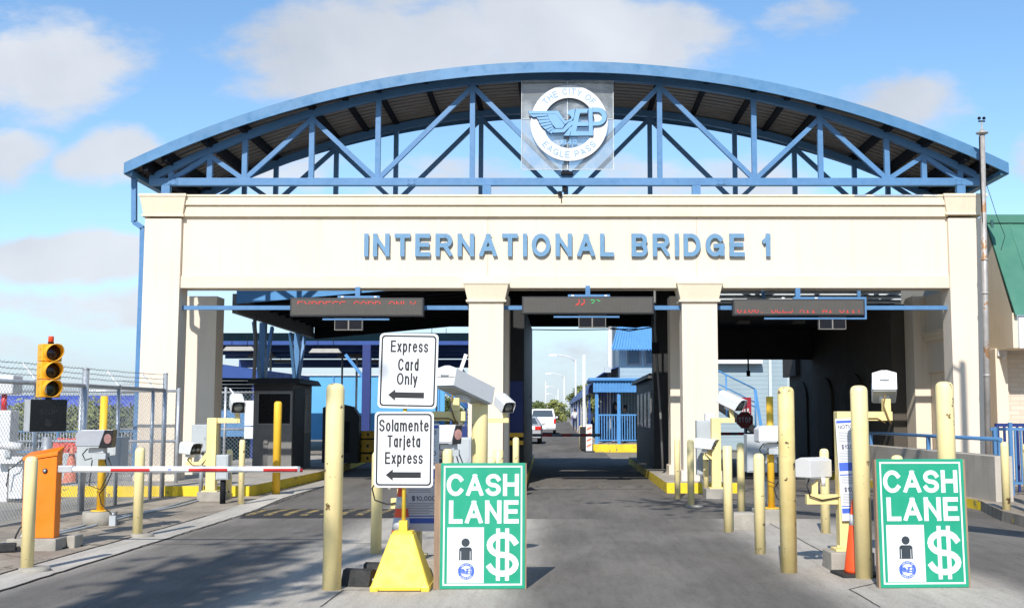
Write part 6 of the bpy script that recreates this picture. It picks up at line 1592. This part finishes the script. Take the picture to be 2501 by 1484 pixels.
for i, (px, Y, h, rw, lab) in enumerate(((1312,170,3.3,2.6,'small far tree at the left of the bridge view'),(1352,175,3.4,2.6,'small far tree behind the thin white pole'),(1418,165,5.2,2.6,'far tree rising above the royal blue walkway canopy'),(1436,160,5.4,2.4,'far tree right of the nearest street light above the walkway canopy'),(1086,150,3.4,4.0,'far tree seen between the arrow sign and the middle pillar'))):
    p = at(px, 1000, Y); tree(lab, (p.x, Y, gz(150)-.5), h, rw, 1400, 50+i, m_leafA if i % 2 else m_leafB, 'far trees beyond the bridge', .3, .45)
# trees and a lamp post beside and behind the viewpoint: they throw the dappled shade on the lanes
for i, (x, y, h, rw, th_, ln_, lab) in enumerate(((-5.3,.3,9.0,1.8,.36,(0,0),'slender bare tree left of the viewpoint'),(-5.3,-4.2,13.8,1.8,.42,(0,0),'tall slender bare tree behind and left of the viewpoint'),(9.2,8.6,11.8,2.2,.80,(-.62,-.02),'bare tree leaning in from the right beside the lanes'))):
    tree(lab, (x, y, 0), h, rw, 160, 71+i, m_leafB, 'trees near the viewpoint', th_, .30, bare=True, up=.24 if i < 2 else .9, ln=ln_)
lp = thing('lamp_post', 'tall grey lamp post standing right of the lanes', 'lamp post', (6.95, 15.6, .16)); b = MB(); b.cyl((0,0,0),(0,0,9.3),.10,.07,n=12); b.build('pole', m_galv, lp); b = MB(); b.tube([(0,0,9.1),(-.5,0,9.4),(-1.2,0,9.5)],.04,8); b.build('arm', m_galv, lp); b = MB(); b.box(-1.7,-1.15,-.13,.13,9.42,9.55); b.build('lamp_head', m_grey, lp)

# ---------------------------------------------------------------- far left walkway canopy and railing
lc = thing('walkway_canopy', 'royal blue vaulted walkway canopy far behind the left fence', 'canopy', (-42, 98, 0))
b = MB(); na = 8
for i in range(na):
    t0, t1 = math.pi*i/na, math.pi*(i+1)/na
    P = lambda t, x, r=1: (x, 99.5-1.6*math.cos(t)*r, 2.0+1.35*math.sin(t)*r)
    for j in range(6):
        x0, x1 = -56+j*7, -56+(j+1)*7-.06
        b._add([P(t0,x0),P(t1,x0),P(t1,x1),P(t0,x1),P(t0,x0,.97),P(t1,x0,.97),P(t1,x1,.97),P(t0,x1,.97)],[(0,1,2,3),(7,6,5,4),(0,4,5,1),(2,6,7,3)])
b.build('vault', mat('awning_royal',(.045,.085,.42),.6,var=.08), lc, True)
for j in range(9): x = -55+j*5; b = MB(); b.box(x,x+.12,97.8,97.9,0,2.05); b.build('post', m_royal, lc, True)
rl = thing('railing', 'blue picket railing crossing the yard behind the left fence', 'railing', (-18, 46, 0))
for z in (.12,.92): b = MB(); b.box(-30,-11.5,45.96,46.04,z,z+.06); b.build('rail', m_blue, rl, True)
b = MB()
for k in range(150): x = -29.9+k*.122; b.box(x-.014,x+.014,45.98,46.02,.181,.919)
o = b.build('pickets', mat('picket_grey',(.40,.44,.52),.5), rl, True); o['kind'] = 'stuff'
for x in (-24,-20,-16,-12): b = MB(); b.box(x-.05,x+.05,45.93,46.07,0,1.1); b.build('post', m_blue, rl, True)
# blue arched frames seen between the arrow signs and the middle pillar
bf = thing('arched_frame', 'blue arched canopy frame seen right of the white arrow signs', 'frame', (at(1085,1000,70).x, 70, 0))
b = MB(); b.tube([(-1.1+.0,0,0),(-1.1,0,2.4),(-.9,0,2.9),(-.4,0,3.2),(.3,0,2.9),(1.4,0,2.0)], .09, 8); b.build('arch', m_cblue, bf)
b = MB(); b._add([(-1.1,0,2.4),(-.4,0,3.2),(1.6,0,2.0),(-1.1,6,2.4),(-.4,6,3.2),(1.6,6,2.0)],[(0,1,4,3),(1,2,5,4)]); b.build('fabric', m_royal, bf, fix=False)
for x in (-1.4,-.5,.4,1.3): b = MB(); b.box(x-.06,x+.06,.1,.22,0,2.6); b.build('post', m_royal, bf)
b = MB(); b.box(-1.4,1.4,-.05,.05,0,.95); b.build('low_wall', m_navy, bf)

# ---------------------------------------------------------------- vehicles on the bridge
def wheel(par, x, y, r):
    b = MB(); b.lathe([(r*.55,-.1),(r*.95,-.1),(r,-.07),(r,.07),(r*.95,.1),(r*.55,.1)], 20, (x,y,r), axis='X'); w = b.build('wheel', m_black, par)
    b = MB(); b.lathe([(.02,-.09),(r*.54,-.08),(r*.54,.08),(.02,.09)], 16, (x,y,r), axis='X'); b.build('rim', m_grey, w)
m_silver = mat('silver_paint', (.46,.47,.49), .3, metal=.35, var=.03); m_carw = mat('white_car_paint', (.74,.75,.76), .25, var=.02); m_tail = mat('tail_red', (.60,.02,.015), .2)
m_carg = mat('car_glass', (.06,.08,.10), .08, var=0)
def car(name, label, loc, W, prof, green, paint, glass_q, tails, wheels, wr):
    t = thing(name, label, 'car' if name == 'sedan' else 'pickup', loc); w = W/2
    b = MB(); b.prism(prof, -w, w, plane='YZ'); body = b.build('body', paint, t, bevel=.06)
    y0, z0, y1, z1, y2, z2, y3, z3, nw = green
    b = MB(); b._add([(-w+.03,y0,z0),(w-.03,y0,z0),(w-.03,y3,z3),(-w+.03,y3,z3),(-nw,y1,z1),(nw,y1,z1),(nw,y2,z2),(-nw,y2,z2)],[(0,3,2,1),(4,5,6,7),(0,1,5,4),(1,2,6,5),(2,3,7,6),(3,0,4,7)]); cab = b.build('cabin', paint, t, bevel=.05)
    def on_rear(u, v): # point on the sloped rear face
        hw = (w-.03)+(nw-(w-.03))*v; return Vector((u*hw, y0+(y1-y0)*v-.012, z0+(z1-z0)*v+.004))
    a = [on_rear(-.84,.12),on_rear(.84,.12),on_rear(.84,.86),on_rear(-.84,.86)]
    b = MB(); b._add(a+[q+Vector((0,.03,0)) for q in a],[(0,1,2,3),(7,6,5,4),(0,4,5,1),(1,5,6,2),(2,6,7,3),(3,7,4,0)]); b.build('rear_window', m_carg, t)
    for sg in (-1, 1):
        x0, x1, za, zb_ = tails; b = MB(); b.box(sg*x0 if sg > 0 else -x1, sg*x1 if sg > 0 else -x0, -.03, .05, za, zb_); b.build('tail_light', m_tail, t, bevel=.015)
        b = MB(); b.box(sg*(w+.06)-.08,sg*(w+.06)+.08,y2-.1+.4,y2+.05+.4,z0-.02,z0+.13); b.build('mirror', paint, t, bevel=.02)
    b = MB(); b.box(-w+.02,w-.02,-.09,.02,.32,.52); b.build('bumper', m_galv if name != 'sedan' else paint, t, bevel=.03)
    b = MB(); b.box(-.26,.26,-.105,-.0905,.38,.5); b.build('licence_plate', m_signw, t)
    for y in wheels:
        for sg in (-1, 1): wheel(t, sg*(w-.12), y, wr)
    return t
car('sedan', 'silver sedan waiting at the left of the middle lane beyond the barrier', (-1.86,60.6,gz(60.6)), 1.78, [(0,.30),(0,.78),(.06,.98),(.95,1.02),(3.6,.98),(4.5,.78),(4.55,.30)],
    (.55,.99,1.25,1.42,2.5,1.44,3.7,.97,.60), m_silver, None, (.55,.88,.74,.93), (.85,3.7), .32)
car('pickup_truck', 'white pickup truck driving away up the bridge road', (-1.28,86,gz(86)), 2.0, [(0,.45),(0,1.18),(2.0,1.2),(4.4,1.2),(5.5,1.1),(5.6,.45)],
    (.35,1.19,.75,1.86,3.2,1.9,4.2,1.19,.82), m_carw, None, (.84,.99,.78,1.14), (1.1,4.5), .42)

# ---------------------------------------------------------------- people on the walkway
m_skin = mat('skin', (.36,.21,.14), .6, var=.05); m_hair = mat('hair_black', (.012,.01,.009), .6)
def skinned(name, V_, E_, rad, m, par, sub=2):
    me = bpy.data.meshes.new(name); me.from_pydata(V_, E_, []); o = bpy.data.objects.new(name, me); COL.objects.link(o)
    o.modifiers.new('skin', 'SKIN')
    sv = me.skin_vertices[0].data
    for i, r in enumerate(rad): sv[i].radius = (r, r) if not isinstance(r, tuple) else r
    sv[0].use_root = True
    s = o.modifiers.new('sub', 'SUBSURF'); s.levels = s.render_levels = sub
    dg = bpy.context.evaluated_depsgraph_get(); dg.update()
    m2 = bpy.data.meshes.new_from_object(o.evaluated_get(dg)); bpy.data.objects.remove(o); bpy.data.meshes.remove(me)
    m2.name = name; m2.materials.clear(); m2.materials.append(m)
    for p in m2.polygons: p.use_smooth = True; p.material_index = 0
    o2 = bpy.data.objects.new(name, m2); COL.objects.link(o2); o2.parent = par; return o2
def person(label, loc, h, rz, shirt, pants, step=.22, arm=.1, long_hair=False, sleeves=.5):
    t = thing('person', label, 'person', loc, rz, 'people on the bridge walkway'); k = h/1.72
    J = dict(pel=(0,0,.93),wst=(0,0,1.08),chs=(0,0,1.30),nek=(0,0,1.46),hd0=(0,-.02,1.55),hd1=(0,-.02,1.66))
    for s, n in ((-1,'r'),(1,'l')):
        f = step*s
        J['hip'+n]=(.09*s,0,.90); J['kne'+n]=(.10*s,-f*.5-.03,.49); J['ank'+n]=(.10*s,-f*.9+.05,.09); J['toe'+n]=(.11*s,-f*.9-.12,.035)
        J['sho'+n]=(.19*s,0,1.40); J['elb'+n]=(.25*s,f*.5+.03,1.13); J['wri'+n]=(.25*s,f*.9-.06,.90); J['hnd'+n]=(.25*s,f*.95-.09,.82)
    keys = list(J); V_ = [tuple(c*k for c in J[q]) for q in keys]; ix = {q: i for i, q in enumerate(keys)}
    Es = [('pel','wst'),('wst','chs'),('chs','nek'),('nek','hd0'),('hd0','hd1')]
    for n in 'rl': Es += [('pel','hip'+n),('hip'+n,'kne'+n),('kne'+n,'ank'+n),('ank'+n,'toe'+n),('chs','sho'+n),('sho'+n,'elb'+n),('elb'+n,'wri'+n),('wri'+n,'hnd'+n)]
    Rr = dict(pel=.12,wst=.11,chs=.125,nek=.05,hd0=.075,hd1=.085)
    for n in 'rl': Rr.update({'hip'+n:.085,'kne'+n:.06,'ank'+n:.042,'toe'+n:.035,'sho'+n:.06,'elb'+n:.042,'wri'+n:.03,'hnd'+n:.036})
    skinned('body', V_, [(ix[a], ix[c]) for a, c in Es], [Rr[q]*k for q in keys], m_skin, t)
    def sub(name, ks, es, extra, m):
        kk = {q: i for i, q in enumerate(ks)}
        skinned(name, [tuple(c*k for c in J[q]) for q in ks], [(kk[a], kk[c]) for a, c in es], [(Rr[q]+extra)*k for q in ks], m, t)
    sub('shirt', ['pel','wst','chs','shor','elbr','shol','elbl'], [('pel','wst'),('wst','chs'),('chs','shor'),('shor','elbr'),('chs','shol'),('shol','elbl')], .022, shirt)
    sub('trousers', ['pel','hipr','kner','ankr','hipl','knel','ankl'], [('pel','hipr'),('hipr','kner'),('kner','ankr'),('pel','hipl'),('hipl','knel'),('knel','ankl')], .018, pants)
    b = MB(); b.ball((0,.012*k,1.665*k), .105*k, 10, sc=(.92,1.0,1.05))
    if long_hair: b.ball((0,.05*k,1.50*k), .11*k, 10, sc=(1.0,.7,1.6))
    b.build('hair', m_hair, t)
    for n in 'rl':
        b = MB(); p = J['toe'+n]; b.ball((p[0]*k,(p[1]+.06)*k,.035*k), .05*k, 8, sc=(.9,2.3,.75)); b.build('shoe', m_black, t)
    b = MB(); b.cyl((0,-.105*k,1.60*k),(0,-.13*k,1.585*k),.014*k,.016*k,n=6); b.build('nose', m_skin, t)
    return t
m_shw = mat('shirt_white',(.62,.64,.68),.8); m_jean = mat('jeans',(.02,.03,.07),.8); m_shd = mat('shirt_dark',(.02,.02,.025),.8); m_shg = mat('shirt_grey',(.30,.31,.33),.8)
person('person in a white shirt and dark jeans walking along the covered walkway', (kx(1442,66)+.0, 66, gz(66)+.17), 1.72, R(180), m_shw, m_jean)
person('small far person in a white shirt walking near the walkway kerb', (kx(1404,92), 92, gz(92)+.17), 1.7, R(180), m_shw, m_jean)
person('person in dark clothes standing beside the raised white barrier', (kx(1461,62), 62, gz(62)+.17), 1.72, R(90), m_shd, m_shd, .05)
person('person with long black hair sitting high inside the blue kiosk', (kx(1502,51.5), 51.5, KZ), 1.78, R(60), m_shd, m_jean, .06, long_hair=True)
person('person in a grey shirt inside the blue kiosk right of the post', (kx(1526,51.8), 51.8, KZ), 1.64, R(-50), m_shg, m_jean, .06)
